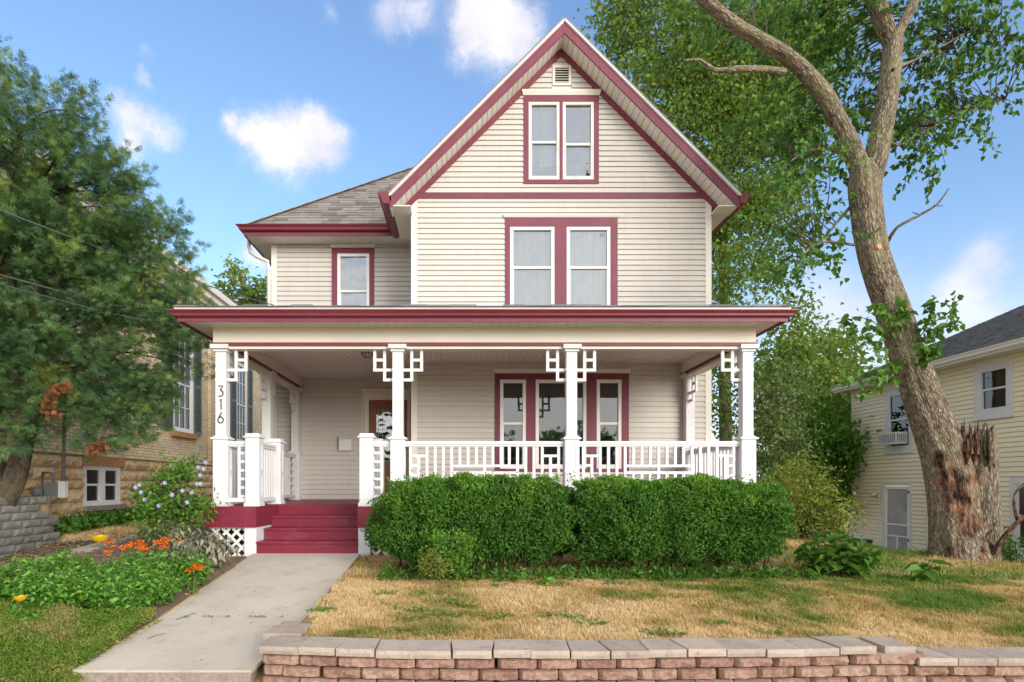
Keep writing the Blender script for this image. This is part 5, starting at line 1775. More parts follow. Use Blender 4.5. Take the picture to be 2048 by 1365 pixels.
for e_ in (eln(98, 812, 7.75, 9, 17, .06), eln(122, 782, 7.8, 9, 7, .06), eln(195, 898, 8.5, 9, 8, .06)):
    C2, P2, O2 = clumped([e_], 8, 11, .035)
    foliage('dead_spray', P2, unit(O2 + RNG.normal(size=O2.shape) * .4), rand_dirs(len(P2)), .075, .085, M['cedar_dead'], cedar, 'fan', None, (-6.9, 8.8, .6))

# ------------------------------------------------------------------ leaning tree on the right
TY = 9.1
lean = thing('leaning_tree', 'thick leaning tree with furrowed bark and a broken stump at its foot', 'tree', (7.5, TY, -.25))


def pt(x, y, dy=0.0): return px(x, y, TY + dy)


trunk = [pt(1920, 1150), pt(1918, 1110), pt(1908, 1040), pt(1897, 950), pt(1877, 880), pt(1850, 805), pt(1811, 700), pt(1781, 610), pt(1758, 550), pt(1738, 470), pt(1730, 400), pt(1728, 360), pt(1726, 325)]
sc_ = TY / F
tw = [72, 53, 42, 38, 35, 33, 29.5, 28.5, 27, 27, 27.5, 28, 18]
t_items = [(trunk, [w_ * sc_ for w_ in tw], 64, 150, .075)]
limbL = [pt(1730, 372), pt(1708, 310), pt(1680, 250, -.1), pt(1645, 185, -.2), pt(1590, 125, -.3), pt(1530, 85, -.4), pt(1470, 50, -.5), pt(1405, -5, -.6), pt(1340, -70, -.7)]
limbR = [pt(1742, 368), pt(1756, 300), pt(1770, 230, .1), pt(1780, 160, .15), pt(1785, 100, .2), pt(1788, 70, .2)]
limbR1 = [pt(1786, 90, .2), pt(1765, 40, .1), pt(1748, -20, 0), pt(1735, -110, 0)]
limbR2 = [pt(1788, 85, .2), pt(1808, 45, .3), pt(1835, -10, .3), pt(1870, -90, .4)]
branchL = [pt(1570, 145, -.25), pt(1535, 140, -.3), pt(1480, 138, -.5), pt(1430, 140, -.6), pt(1400, 120, -.7), pt(1365, 122, -.8)]
branchM = [pt(1700, 318, .05), pt(1665, 300, .1), pt(1630, 300, .15), pt(1600, 310, .2), pt(1575, 330, .2)]
branchD = [pt(1712, 402, .05), pt(1685, 432, .1), pt(1655, 468, .1), pt(1620, 500, .0), pt(1595, 525, -.1)]
branchE = [pt(1708, 490), pt(1660, 484, -.2), pt(1630, 490, -.4), pt(1600, 515, -.6)]
branchF = [pt(1775, 485), pt(1795, 455, -.2), pt(1840, 430, -.3), pt(1875, 408, -.4), pt(1897, 378, -.4)]
branchG = [pt(1776, 280), pt(1800, 290, .3), pt(1850, 262, .5), pt(1900, 240, .6), pt(1960, 215, .7), pt(2010, 200, .7)]
branchH = [pt(1785, 140), pt(1830, 120, .3), pt(1890, 90, .5), pt(1950, 60, .6), pt(2020, 70, .6)]
rr = lambda L_: [w_ * sc_ for w_ in L_]
t_items += [(limbL, rr([18, 18, 16.5, 15, 13.5, 12.5, 12, 11, 10]), 28, 70, .06), (limbR, rr([19, 20.5, 19.5, 18.5, 18, 17]), 30, 50, .07), (limbR1, rr([15, 16, 15, 14]), 22, 24, .06), (limbR2, rr([9, 10, 9.5, 8]), 18, 20, .06)]
tk = tubes('trunk', t_items, M['bark'], lean, (7.5, TY, -.25))
br = [(branchL, rr([7, 6.5, 5.5, 4, 2.5, 1.2]), 12, 30, .08), (branchM, rr([5, 4, 3.2, 2.4, 1.4]), 10, 24, .08), (branchD, rr([3.6, 3, 2.4, 1.8, 1.1]), 8, 20), (branchE, rr([3, 2.5, 2, 1.5]), 7, 16), (branchF, rr([3.5, 3, 2.5, 2, 1]), 7, 20), (branchG, rr([3, 2.4, 2, 1.6, 1.2, .8]), 8, 24), (branchH, rr([3, 2.4, 2, 1.6, 1]), 8, 20),
      ([pt(1840, 430, -.3), pt(1825, 425, -.3)], rr([1.5, .8]), 5, 4), ([pt(1868, 412, -.4), pt(1886, 412, -.4)], rr([1.5, .8]), 5, 4)]
tubes('branch', br, M['bark'], lean, (7.5, TY, -.25))
# broken stump: jagged ring of splintered wood beside the trunk
nA, nZ = 60, 34
V, Fc, Bk = [], [], []
c0, c1 = pt(1936, 1150), pt(1957, 872)
for j in range(nZ + 1):
    t = j / nZ
    for i in range(nA):
        a = 2 * math.pi * i / nA
        ctr = c0.lerp(c1, t) + Vector((.10 * math.sin(t * 3.1), 0, 0)) * .4
        R = (58 - 34 * t ** .6 + 5 * t) * sc_
        jag = 0.30 * (mnoise.noise(Vector((math.cos(a) * 3.1, math.sin(a) * 3.1, 7.7))) + .6 * mnoise.noise(Vector((math.cos(a) * 9, math.sin(a) * 9, 1.2))))
        R *= 1 + .10 * mnoise.noise(Vector((math.cos(a) * 2.4, math.sin(a) * 2.4, t * 2.5))) + .07 * math.sin(a * 11 + 2 * math.sin(t * 5))
        z = ctr.z + (jag * max(0, t - .45) * 1.4)
        V.append((ctr.x + R * math.cos(a), ctr.y + .02 + R * math.sin(a) * .95, z)); Bk.append((R * math.cos(a), R * math.sin(a), t * 2.0))
for j in range(nZ):
    for i in range(nA): Fc.append((j * nA + i, j * nA + (i + 1) % nA, (j + 1) * nA + (i + 1) % nA, (j + 1) * nA + i))
k = len(V)
for j in range(1, 5):     # hollow inside of the break
    for i in range(nA):
        p = Vector(V[nZ * nA + i]); ctr = Vector((c1.x, c1.y, c1.z)); q = p.lerp(Vector((c1.x, c1.y, p.z - .12 * j)), .22 * j)
        V.append(tuple(q)); Bk.append((q.x - c1.x, q.y - c1.y, q.z))
for j in range(4):
    for i in range(nA):
        a_ = (nZ * nA if j == 0 else k + (j - 1) * nA); b_ = k + j * nA
        Fc.append((a_ + i, a_ + (i + 1) % nA, b_ + (i + 1) % nA, b_ + i))
np_mesh('broken_stump', V, Fc, M['bark'], None, (7.5, TY, -.25), lean, True, Bk)
for k_ in range(26):
    x = random.uniform(1925, 1992); y = random.uniform(862, 905); dy_ = random.uniform(-.32, -.1)
    b = MB(); a = pt(x, y + 40, dy_); c = pt(x + random.uniform(-5, 5), y - random.uniform(4, 26), dy_)
    b.tube([a, a.lerp(c, .6), c], [.028, .022, .003], 5)
    V_, F_, B_ = np_tube([a, a.lerp(c, .6), c], [random.uniform(.02, .04), .022, .003], 5)
    np_mesh('splinter', V_, F_, M['rotwood'] if k_ % 2 else M['bark'], None, a, lean, False, B_)
# pruned limb scar
b = MB(); p0 = pt(1757, 494, -.205); b.tube([p0 + Vector((0, .06, 0)), p0 + Vector((.006, .0, .004)), p0 + Vector((.008, -.008, .005))], [.06, .045, .036], 18); b.build('limb_stub', M['cutwood'], lean)
# leaves
E = [eln(1640, 40, 9.9, 150, 60, .7), eln(1600, 230, 9.6, 110, 80, .6), eln(1690, 130, 10.1, 60, 80, .5), eln(1850, 60, 10.0, 90, 80, .7), eln(1880, 185, 10.1, 90, 50, .6), eln(1830, 285, 9.9, 65, 50, .5),
     eln(1950, 45, 9.9, 60, 50, .5), eln(1975, 205, 9.9, 60, 22, .3), eln(1880, 310, 9.7, 50, 36, .3), eln(2030, 90, 9.5, 34, 50, .4), eln(1500, 30, 9.6, 120, 60, .6), eln(1610, 330, 9.3, 60, 40, .4), eln(1715, 250, 10.0, 30, 60, .3),
     eln(1795, 210, 10.0, 40, 70, .3), eln(1590, 505, 8.9, 60, 40, .35), eln(1650, 485, 9.2, 40, 26, .3), eln(1795, 485, 9.2, 26, 12, .12), eln(1640, 425, 9.2, 36, 28, .3), eln(1545, 430, 8.9, 40, 50, .3), eln(1605, 318, 8.45, 55, 28, .25), eln(1560, 345, 8.3, 25, 25, .2), eln(1665, 470, 8.8, 30, 20, .2), eln(1745, 200, 8.75, 22, 14, .1), eln(1765, 230, 8.75, 14, 30, .1)]
PER = 13
C, O = in_ellipsoids(E, 520, .1, .6)
sp_ = unit(O * .5 + RNG.normal(size=C.shape) * np.array([.8, .8, .3]) + np.array([.15, 0, -.15])[None])
tt = np.tile(np.linspace(.05, 1, PER), (len(C), 1)); ln_ = (.32 + .3 * RNG.random(len(C)))[:, None]
P = (C[:, None] + sp_[:, None] * (tt * ln_)[..., None] + np.array([0, 0, -.22])[None, None] * (tt ** 2 * ln_)[..., None] + RNG.normal(size=(len(C), PER, 3)) * .028).reshape(-1, 3)
n = len(P)
D = unit(RNG.normal(size=(n, 3)) * .6 + np.repeat(sp_, PER, 0) * .4 + np.array([0, 0, -.75])[None])
N = unit(RNG.normal(size=(n, 3)) * .8 + np.array([0, -.5, .4])[None])
foliage('crown', P, D, N, .07 + .05 * RNG.random(n), .055 + .03 * RNG.random(n), M['mulberry'], lean, 'heart', None, (7.5, TY, -.25))
tw_items = [([C[i], C[i] + sp_[i] * ln_[i] * .5 + np.array([0, 0, -.055]) * ln_[i], C[i] + sp_[i] * ln_[i] + np.array([0, 0, -.22]) * ln_[i]], [.004, .003, .002], 4, 5) for i in range(len(C))]
tag(tubes('twig', tw_items, M['bark_thin'], lean, (7.5, TY, -.25)), kind='stuff')
limb = densify(limbL[2:]) + densify(limbR) + densify(limbR1) + densify(limbR2) + densify(branchL) + densify(branchM) + densify(branchD) + densify(branchE) + densify(branchF) + densify(branchG) + densify(branchH)
tag(tubes('twig', twigs_to(C, limb, .010, .003, 400), M['bark_thin'], lean, (7.5, TY, -.25)), kind='stuff')
# shoots sprouting from the trunk
C, P, O = [], [], []
shoots = [(1795, 690, 1740, 640, 1690, 640), (1800, 700, 1740, 690, 1700, 660), (1810, 720, 1760, 740, 1680, 770), (1815, 740, 1770, 770, 1710, 790), (1800, 680, 1770, 630, 1745, 610), (1815, 730, 1790, 730, 1745, 760),
          (1830, 690, 1860, 640, 1860, 600), (1835, 700, 1890, 650, 1912, 590), (1832, 690, 1880, 660, 1918, 645), (1815, 660, 1800, 620, 1798, 600), (1840, 720, 1860, 700, 1880, 700), (1835, 730, 1850, 720, 1845, 690)]
it = []; ps = []
for s_ in shoots:
    a, m_, e_ = (pt(s_[0], s_[1], -.25), pt(s_[2], s_[3], -.35 + random.uniform(-.2, .1)), pt(s_[4], s_[5], -.45 + random.uniform(-.2, .2)))
    it.append(([a, m_, e_], [.009, .006, .003], 5, 10))
    for t in np.linspace(.25, 1, 17):
        p = a * (1 - t) ** 2 + m_ * 2 * t * (1 - t) + e_ * t * t
        for q in range(2): ps.append(p + Vector((random.gauss(0, .035), random.gauss(0, .05), random.gauss(0, .035))))
tubes('shoot', it, M['bark_thin'], lean, (7.5, TY, -.25))
P = np.array([list(p) for p in ps]); n = len(P)
foliage('shoot_leaves', P, unit(RNG.normal(size=(n, 3)) + np.array([0, 0, -.6])), unit(RNG.normal(size=(n, 3)) * .7 + np.array([0, -.6, .5])), .09 + .05 * RNG.random(n), .08, M['mulberry'], lean, 'heart', RNG.random(n) * .5 + .45, (7.5, TY, -.25))


# ------------------------------------------------------------------ other trees and shrubs
def bush(name, label, cat, E, nc, per, spread, size, m, base, group=None, shape='leaf', stems=None, droop=-.2, inner=.3, bark='bark_thin', tone=(0, 1), wid=.55, leafname='foliage', power=.6, cut=None, twig_r=.012):
    base = Vector(base)
    o = thing(name, label, cat, base, group)
    C, P, O = clumped(E, nc, per, spread, inner, power, cut)
    n = len(P)
    D = unit(RNG.normal(size=(n, 3)) * .8 + O * .5 + np.array([0, 0, droop])[None])
    N = unit(RNG.normal(size=(n, 3)) * .8 + O * .4 + np.array([0, 0, .5])[None])
    S = size * (.7 + .6 * RNG.random(n))
    r = np.repeat(RNG.random(len(C)), per) * .45 + RNG.random(n) * .55
    foliage(leafname, P, D, N, S, S * wid, m, o, shape, tone[0] + r * (tone[1] - tone[0]), base)
    st_ = stems if stems else [base, base + Vector((0, 0, .3))]
    items = twigs_to(C[RNG.permutation(len(C))], densify(st_), twig_r, twig_r * .3, 120)
    if stems:
        items.append((stems, [max(.01, .03 * (1 - i / len(stems))) if cat != 'tree' else .20 * (1 - .8 * i / len(stems)) for i in range(len(stems))], 10, 30))
    tubes('trunk' if cat == 'tree' else 'stem', items, M[bark], o, base)
    return o


# bright tree behind the house
mY = 18.0
ms = [px(1455, 1010, mY), px(1450, 800, mY), px(1448, 560, mY), px(1440, 380, mY), px(1425, 200, mY), px(1410, 60, mY), px(1400, -150, mY)]
E = [eln(1340, 60, 17.5, 130, 110, 1.8), eln(1480, 120, 17, 170, 130, 2.4), eln(1360, 210, 17, 120, 90, 1.8), eln(1480, 320, 17, 160, 110, 2.2), eln(1550, 200, 18, 90, 130, 1.6), eln(1500, 440, 17, 100, 70, 1.6),
     eln(1470, 540, 16.5, 60, 60, 1.4), eln(1545, 540, 17, 45, 45, 1.0), eln(1570, 390, 18, 40, 60, 1.0), eln(1250, 30, 18, 60, 90, 1.2), eln(1570, 640, 17, 40, 50, 1.0), eln(1420, 460, 18, 60, 90, 1.4), eln(1430, 620, 17, 40, 90, 1.2), eln(1600, 50, 18, 120, 100, 2), eln(1440, 780, 17, 40, 120, 1.2)]
bush('maple_tree', 'tall bright green tree rising behind the right side of the house', 'tree', E, 1600, 27, .27, .125, M['maple'], ms[0], stems=ms, droop=-.35, inner=.25, bark='bark', wid=.7, leafname='crown', twig_r=.05, power=.55)
bush('distant_tree', 'small distant tree between the brick building and the house', 'tree', [eln(480, 590, 34, 40, 40, 1.5), eln(530, 590, 34, 35, 35, 1.5), eln(470, 545, 34, 15, 22, .8), eln(500, 660, 34, 60, 50, 1.5)], 170, 16, .22, .28, M['maple'], px(500, 985, 34),
     stems=[px(500, 985, 34), px(498, 800, 34), px(490, 600, 34), px(480, 540, 34)], bark='bark', leafname='crown', twig_r=.03, tone=(0, .8), wid=.6)
bush('background_tree', 'rounded mid green tree behind the yellow house corner', 'tree', [eln(1640, 720, 24, 70, 70, 2), eln(1690, 800, 23, 60, 70, 2), eln(1600, 800, 22, 70, 90, 2), eln(1700, 900, 22, 40, 80, 1.5), eln(1560, 720, 22, 50, 50, 1.5)], 420, 22, .34, .22, M['maple'], px(1640, 1040, 24),
     stems=[px(1640, 1040, 24), px(1640, 900, 24), px(1640, 740, 24)], bark='bark', leafname='crown', twig_r=.03, tone=(.1, 1), wid=.6, group='trees and shrubs beyond the lawn')
bush('background_shrub', 'dense dark green shrub mass beside the yellow house corner', 'shrub', [eln(1640, 880, 19, 60, 70, 1.4), eln(1690, 940, 18.9, 30, 80, 1), eln(1650, 960, 19, 60, 60, 1.3), eln(1590, 930, 19, 50, 60, 1.3)], 330, 24, .22, .16, M['shrubA'], px(1645, 1040, 19), group='trees and shrubs beyond the lawn', tone=(.25, 1))
bush('background_shrub', 'grey green twiggy shrub right of the porch corner', 'shrub', [eln(1560, 790, 15.5, 65, 70, 1.0), eln(1545, 880, 15, 60, 70, 1.0), eln(1530, 960, 14.5, 45, 70, .9)], 300, 20, .17, .11, M['shrubC'], px(1550, 1060, 15), group='trees and shrubs beyond the lawn')
bush('background_shrub', 'feathery yellow green shrub right of the hedge', 'shrub', [eln(1600, 960, 12.4, 60, 40, .6), eln(1625, 1020, 12.2, 75, 45, .7), eln(1560, 1010, 12, 50, 60, .6), eln(1660, 1045, 12.2, 45, 30, .5), eln(1600, 1060, 12, 90, 40, .6)], 330, 20, .12, .10, M['shrubB'], px(1610, 1110, 12.2), group='trees and shrubs beyond the lawn', wid=.35)


# trees and a house across the street, behind the photographer: they show only in the window panes
for tx_, tl in ((-31, 'leftmost'), (-15, 'second from the left'), (0, 'third from the left'), (15, 'rightmost')):
    ty_ = -60.0 - (tx_ % 3)
    bush('street_tree', tl + ' one of four trees across the street behind the photographer', 'tree', [(tx_, ty_, 5.6, 6.2, 3.0, 3.0, 1), (tx_ + 3.5, ty_, 3.6, 5.0, 2.6, 2.6, 1), (tx_ - 3.8, ty_ + .5, 3.2, 5.0, 2.6, 2.6, 1), (tx_, ty_, 1.0, 8, 1.6, 2.0, 1)], 330, 14, .8, .9, M['shrubA'], (tx_, ty_, -.7), 'trees across the street', stems=[Vector((tx_, ty_, -.7)), Vector((tx_, ty_, 2)), Vector((tx_, ty_, 5))], bark='bark', leafname='crown', twig_r=.05, wid=.7)


# hedges in front of the porch
def hedge(name, label, X0, X1, Y0, Y1, z0, z1, n, seed, humps):
    cx, cy, cz = (X0 + X1) / 2, (Y0 + Y1) / 2, (z0 + z1) / 2
    o = thing(name, label, 'hedge', (cx, cy, gz(cx, cy)), 'clipped bushes along the porch')
    hx, hy, hz = (X1 - X0) / 2, (Y1 - Y0) / 2, (z1 - z0) / 2
    nn = int(n * 1.6)
    ar = np.array([hy * hz, hy * hz, hx * hz, hx * hz, hx * hy, hx * hy * .3]); ar /= ar.sum()
    fc = RNG.choice(6, size=nn, p=ar); d = RNG.uniform(-1, 1, (nn, 3)); d[np.arange(nn), fc // 2] = np.where(fc % 2, 1, -1) * np.where(fc // 2 == 2, -1, 1)
    m_ = (np.abs(d[:, 0]) ** 3.6 + np.abs(d[:, 1]) ** 3.0 + np.abs(d[:, 2]) ** 3.3) ** (-1 / 3.3)
    d = d * m_[:, None]
    P = d * np.array([hx, hy, hz])
    # weight by area: thin out ends
    keep = (P[:, 2] > -hz * .95) & (P[:, 1] < hy * .55)
    P, d = P[keep], d[keep]
    r = 1 - .26 * RNG.random(len(P)) ** 1.4
    lump = np.array([mnoise.fractal(Vector((p[0] * 2.1 + seed, p[1] * 2.1, p[2] * 2.1)), .8, 2.0, 3) for p in P])
    lump2 = np.array([mnoise.noise(Vector((p[0] * 1.5 + seed * 3, p[1] * 1.5, p[2] * 1.8))) for p in P])
    r = r * (.92 + .26 * np.abs(lump) + .13 * lump2)
    for (hxx, amp, w) in humps:
        r = r - amp * np.exp(-((P[:, 0] - (hxx - cx)) / w) ** 2) * (P[:, 2] > -.2 * hz) * .6
    W = P * r[:, None] + np.array([cx, cy, cz])
    pm = RNG.permutation(len(W))[:n]; W = W[pm]; d = d[pm]; n = len(W)
    O = unit(np.sign(d) * np.abs(d) ** 4)
    D = unit(O * .7 + RNG.normal(size=(n, 3)) * .7 + np.array([0, 0, .35]))
    N = unit(O * .7 + RNG.normal(size=(n, 3)) * .5 + np.array([0, 0, .4]))
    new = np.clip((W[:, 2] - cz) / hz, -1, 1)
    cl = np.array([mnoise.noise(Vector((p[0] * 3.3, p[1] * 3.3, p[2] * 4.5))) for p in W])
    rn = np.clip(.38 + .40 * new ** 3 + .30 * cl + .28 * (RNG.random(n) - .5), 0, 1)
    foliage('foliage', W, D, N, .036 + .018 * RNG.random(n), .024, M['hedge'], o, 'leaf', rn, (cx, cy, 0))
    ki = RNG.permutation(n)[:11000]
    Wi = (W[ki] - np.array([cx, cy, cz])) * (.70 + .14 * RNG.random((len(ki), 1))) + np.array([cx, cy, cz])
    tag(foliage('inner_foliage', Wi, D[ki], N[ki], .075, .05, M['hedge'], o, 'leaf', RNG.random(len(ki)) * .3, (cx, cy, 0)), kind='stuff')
    it = []
    # sprigs standing up out of the top
    for i in range(60):
        i_ = RNG.integers(0, n); p = W[i_]
        if p[2] < cz + hz * .6: continue
    for i in range(40):
        x = RNG.uniform(X0 + .25, X1 - .25); y = RNG.uniform(cy - hy * .5, cy + hy * .3)
        b0 = Vector((x, y, gz(x, y) - .02)); e0 = Vector((x + RNG.normal() * .12, y - abs(RNG.normal()) * .12, z0 + RNG.uniform(.25, .8)))
        it.append(([b0, b0.lerp(e0, .5) + Vector((RNG.normal() * .04, RNG.normal() * .04, 0)), e0], [.014, .010, .004], 6, 8))
    tubes('stem', it, M['bark_thin'], o, (cx, cy, 0))
    sp = []
    for i in range(46):
        x = RNG.uniform(X0 + .2, X1 - .15); y = RNG.uniform(cy - hy * .75, cy + hy * .3); zt = z1 - .06
        for k_ in range(9):
            sp.append((x + RNG.normal() * .012, y + RNG.normal() * .012, zt + k_ * .014 * RNG.uniform(.4, 1.2)))
    sp = np.array(sp)
    sg = foliage('sprig', sp, unit(RNG.normal(size=sp.shape) * .6 + np.array([0, 0, .8])), rand_dirs(len(sp)), .036, .02, M['hedge'], o, 'leaf', .65 + .3 * RNG.random(len(sp)), (cx, cy, 0)); tag(sg, kind='stuff')
    return o


hedge('hedge_bush', 'left clipped green bush with uneven top in front of the porch', -1.14, 1.50, 7.05, 8.42, 0.0, 1.07, 62000, 3, [(-.25, .16, .16), (.55, .07, .12)])
hedge('hedge_bush', 'right clipped green bush, long and flat topped, in front of the porch', 1.30, 4.08, 7.05, 8.40, 0.0, 1.03, 66000, 11, [(2.3, .05, .2), (3.2, .06, .15)])
bush('low_bush', 'small bright green bush bulging low from the left hedge', 'bush', [eln(900, 1095, 6.9, 50, 28, .2), eln(905, 1130, 6.9, 30, 18, .15)], 90, 22, .05, .042, M['hedge'], px(905, 1150, 6.95), tone=(.5, 1), droop=.2)
bush('low_bush', 'small pale feathery bush at the foot of the left hedge', 'bush', [eln(868, 1130, 6.75, 24, 20, .12)], 50, 18, .035, .05, M['shrubB'], px(868, 1152, 6.75), wid=.25, droop=.3)

# understory weeds along the hedge foot (nobody could count them)
n = 2600
X = RNG.uniform(-1.0, 4.2, n); Y = RNG.uniform(6.98, 7.35, n)
Z = np.array([gz(x, y) for x, y in zip(X, Y)]) + np.abs(RNG.normal(size=n)) * .06
P = np.stack([X, Y, Z], 1)
wd = foliage('undergrowth', P, unit(RNG.normal(size=(n, 3)) + np.array([0, -.3, .7])), rand_dirs(n), .05 + .05 * RNG.random(n), .03, M['shrubA'], None, 'leaf', RNG.random(n) * .7, (1.6, 7.1, -.1))
tag(wd, 'low weeds and ferns growing along the foot of the hedge', 'weeds', kind='stuff')


# broad-leaved plants
def rosette(name, label, cat, base, nst, h, spread, leaf, wid, m, per=7, tone=(0, 1), group=None, shape='heart', flower=None, droop=-.3, lean_=(0, 0)):
    base = Vector(base)
    o = thing(name, label, cat, base, group)
    it, ps, ds = [], [], []
    for i in range(nst):
        a = random.uniform(0, 6.28); r = spread * math.sqrt(random.random())
        b0 = base + Vector((math.cos(a) * r * .35, math.sin(a) * r * .35, -.02))
        hh = h * random.uniform(.6, 1.05) * (1 - .35 * (r / spread) ** 2 if spread else 1)
        e0 = base + Vector((math.cos(a) * r + lean_[0] * hh, math.sin(a) * r + lean_[1] * hh, hh))
        it.append(([b0, b0.lerp(e0, .5) + Vector((0, 0, .08 * h)), e0], [.006, .005, .003], 5, 6))
        for k in range(per):
            t = .25 + .75 * (k + random.random() * .5) / per
            p = b0.lerp(e0, t); aa = k * 2.4 + a
            ps.append(p); ds.append((math.cos(aa), math.sin(aa), droop + random.uniform(-.3, .4)))
    tubes('stem', it, M['bark_thin'] if cat in ('shrub', 'sapling') else M['stem'], o, base)
    P = np.array([list(p) for p in ps]); D = np.array(ds); n = len(P)
    S = leaf * (.65 + .6 * RNG.random(n))
    N = unit(np.array([0, 0, 1.0])[None] + RNG.normal(size=(n, 3)) * .35)
    foliage('leaves', P, D, N, S, S * wid, m, o, shape, tone[0] + (tone[1] - tone[0]) * RNG.random(n), base)
    return o


rosette('leafy_shrub', 'broad leaved glossy green shrub at the right end of the hedge', 'shrub', (4.55, 7.35, gz(4.55, 7.35)), 60, .58, .52, .16, .5, M['shrubA'], 8, (.1, .9), shape='leaf')
rosette('sapling', 'young sapling with a few big leaves on the lawn before the tree', 'sapling', (X_(1842, 7.0), 7.0, gz(5.3, 7.0)), 4, .42, .10, .17, .6, M['mulberry'], 6, (.2, .9), shape='heart', lean_=(.15, 0))
rosette('seedling', 'small round leaved seedling at the hedge foot, right one of two', 'seedling', px(1100, 1168, 6.75), 6, .10, .10, .085, .95, M['mint'], 2, (.2, .8), group='seedlings by the hedge', droop=.2)
rosette('seedling', 'small upright two leaved seedling at the hedge foot, left one of two', 'seedling', px(1040, 1160, 6.85), 3, .09, .05, .085, .7, M['mint'], 1, (.2, .8), group='seedlings by the hedge', droop=.8)
rosette('root_suckers', 'leafy suckers growing from the roots right of the broken stump', 'shrub', px(2025, 1140, 9.0), 26, .75, .55, .09, .7, M['mulberry'], 9, (.1, .9))
sb = thing('bare_branch', 'reddish bare branch rising from the roots at the right edge', 'branch', px(1990, 1130, 8.8))
tubes('limb', [([px(1978, 1125, 8.8), px(2000, 1085, 8.7), px(2035, 1045, 8.6), px(2075, 1010, 8.5)], [.045, .035, .03, .02], 10, 20), ([px(2036, 1045, 8.6), px(2028, 1010, 8.6), px(2032, 985, 8.6), px(2052, 965, 8.6)], [.022, .018, .014, .01], 8, 16), ([px(1985, 1095, 8.8), px(1970, 1075, 8.8), px(1985, 1060, 8.8)], [.03, .025, .01], 8, 10)], M['rotwood'], sb, px(1990, 1130, 8.8))

# flower bed left of the walk
spots = [(-3.28, 6.25, .40), (-3.55, 6.05, .38), (-3.85, 6.25, .36), (-3.40, 6.65, .46), (-3.75, 6.7, .42), (-4.1, 6.4, .36), (-4.35, 6.1, .34), (-4.15, 5.95, .32), (-4.6, 6.35, .36), (-4.55, 6.8, .40), (-4.85, 6.1, .36), (-3.2, 6.9, .40), (-3.42, 5.92, .34), (-3.7, 6.4, .40), (-4.4, 6.55, .38), (-4.0, 6.05, .34), (-4.75, 6.55, .38)]
lab = ['nearest to the walk edge', 'front, second from the walk', 'front middle', 'tall one below the orange flowers', 'behind the front row, in the middle', 'left of the middle', 'front left', 'front left, lowest', 'left back', 'left back by the driveway', 'at the left picture edge', 'back right below the orange flowers', 'front right by the ground cover', 'centre of the clump', 'left centre', 'front centre, low', 'left edge, second row']
for (x, y, h), l in zip(spots, lab):
    rosette('leafy_perennial', 'bushy fresh green perennial in the bed, ' + l, 'plant', (x, y, gz(x, y)), 70, h * 1.15, .30, .075, .5, M['mint'], 12, (.0, 1), group='green perennials in the bed', shape='leaf')
# orange milkweed


def orange(base, nst, h, spread, label):
    base = Vector(base)
    o = rosette('orange_milkweed', label, 'flower', base, nst, h, spread, .07, .25, M['shrubA'], 8, (.2, .9), group='orange flowers in the bed', shape='leaf')
    for i in range(nst):
        a = random.uniform(0, 6.28); r = spread * math.sqrt(random.random())
        c = base + Vector((math.cos(a) * r, math.sin(a) * r, h * random.uniform(.85, 1.10)))
        P = np.array([list(c + Vector((random.gauss(0, .023), random.gauss(0, .023), random.gauss(0, .012)))) for k in range(30)]); n = len(P)
        foliage('flower_head', P, unit(RNG.normal(size=(n, 3)) + np.array([0, 0, .7])), rand_dirs(n), .024, .02, M['orange'], o, 'leaf', None, c)


orange((-4.05, 7.1, gz(-4.05, 7.1)), 11, .42, .26, 'orange flowering milkweed clump behind the green perennials')
orange((-3.65, 7.25, gz(-3.65, 7.25)), 8, .44, .24, 'orange flowering milkweed clump beside the wilted shrub')
orange((-3.02, 6.62, gz(-3.02, 6.62)), 4, .30, .10, 'small orange milkweed at the walk edge')


def poppy(base, h, r, label):
    base = Vector(base)
    o = thing('yellow_poppy', label, 'flower', base, 'yellow flowers in the bed')
    top_ = base + Vector((.02, 0, h))
    tubes('stem', [([base, base.lerp(top_, .5) + Vector((.02, 0, 0)), top_], [.004, .004, .003], 5, 8)], M['bark_thin'], o, base)
    b = MB()
    for k in range(5):
        a0 = k * 2 * math.pi / 5
        ring = [(0.0, 0, 0)]
        pts = []
        for j in range(5):
            a = a0 + (j - 2) * .33
            pts.append(top_ + Vector((math.cos(a) * r, math.sin(a) * r, r * (1.0 + .12 * math.sin(j * 2)))))
        md = [top_ + (p - top_) * .55 + Vector(((p - top_).x * .25, (p - top_).y * .25, -r * .1)) for p in pts]
        b.add([top_] + md + pts, [(0, 1 + i, 2 + i) for i in range(4)] + [(1 + i, 6 + i, 7 + i, 2 + i) for i in range(4)])
    b.build('petals', M['yellow'], o, smooth=True)
    P = np.array([list(base + Vector((random.gauss(0, .05), random.gauss(0, .05), random.uniform(0, .1)))) for _ in range(30)])
    foliage('leaves', P, unit(RNG.normal(size=P.shape) + np.array([0, 0, .8])), rand_dirs(len(P)), .09, .035, M['mint'], o, 'leaf', None, base)


poppy((-4.25, 6.95, gz(-4.25, 6.95)), .47, .085, 'tall yellow poppy beside the orange flowers')
poppy((X_(36, 5.5), 5.5, gz(-4.1, 5.5)), .20, .05, 'small yellow flower low at the left picture edge')
# wilted shrub by the lattice
rosette('wilted_shrub', 'wilted grey green shrub with drooping leaves beside the steps', 'shrub', (-3.50, 7.72, gz(-3.5, 7.72)), 90, .58, .62, .12, .42, M['wilted'], 11, (0, 1), shape='leaf', droop=-1.0)
rosette('wilted_shrub', 'half green shrub behind the wilted one, leaning to the driveway', 'shrub', (-4.0, 7.9, gz(-4.0, 7.9)), 36, .78, .42, .11, .42, M['shrubC'], 10, (.1, .9), shape='leaf', droop=-.6)
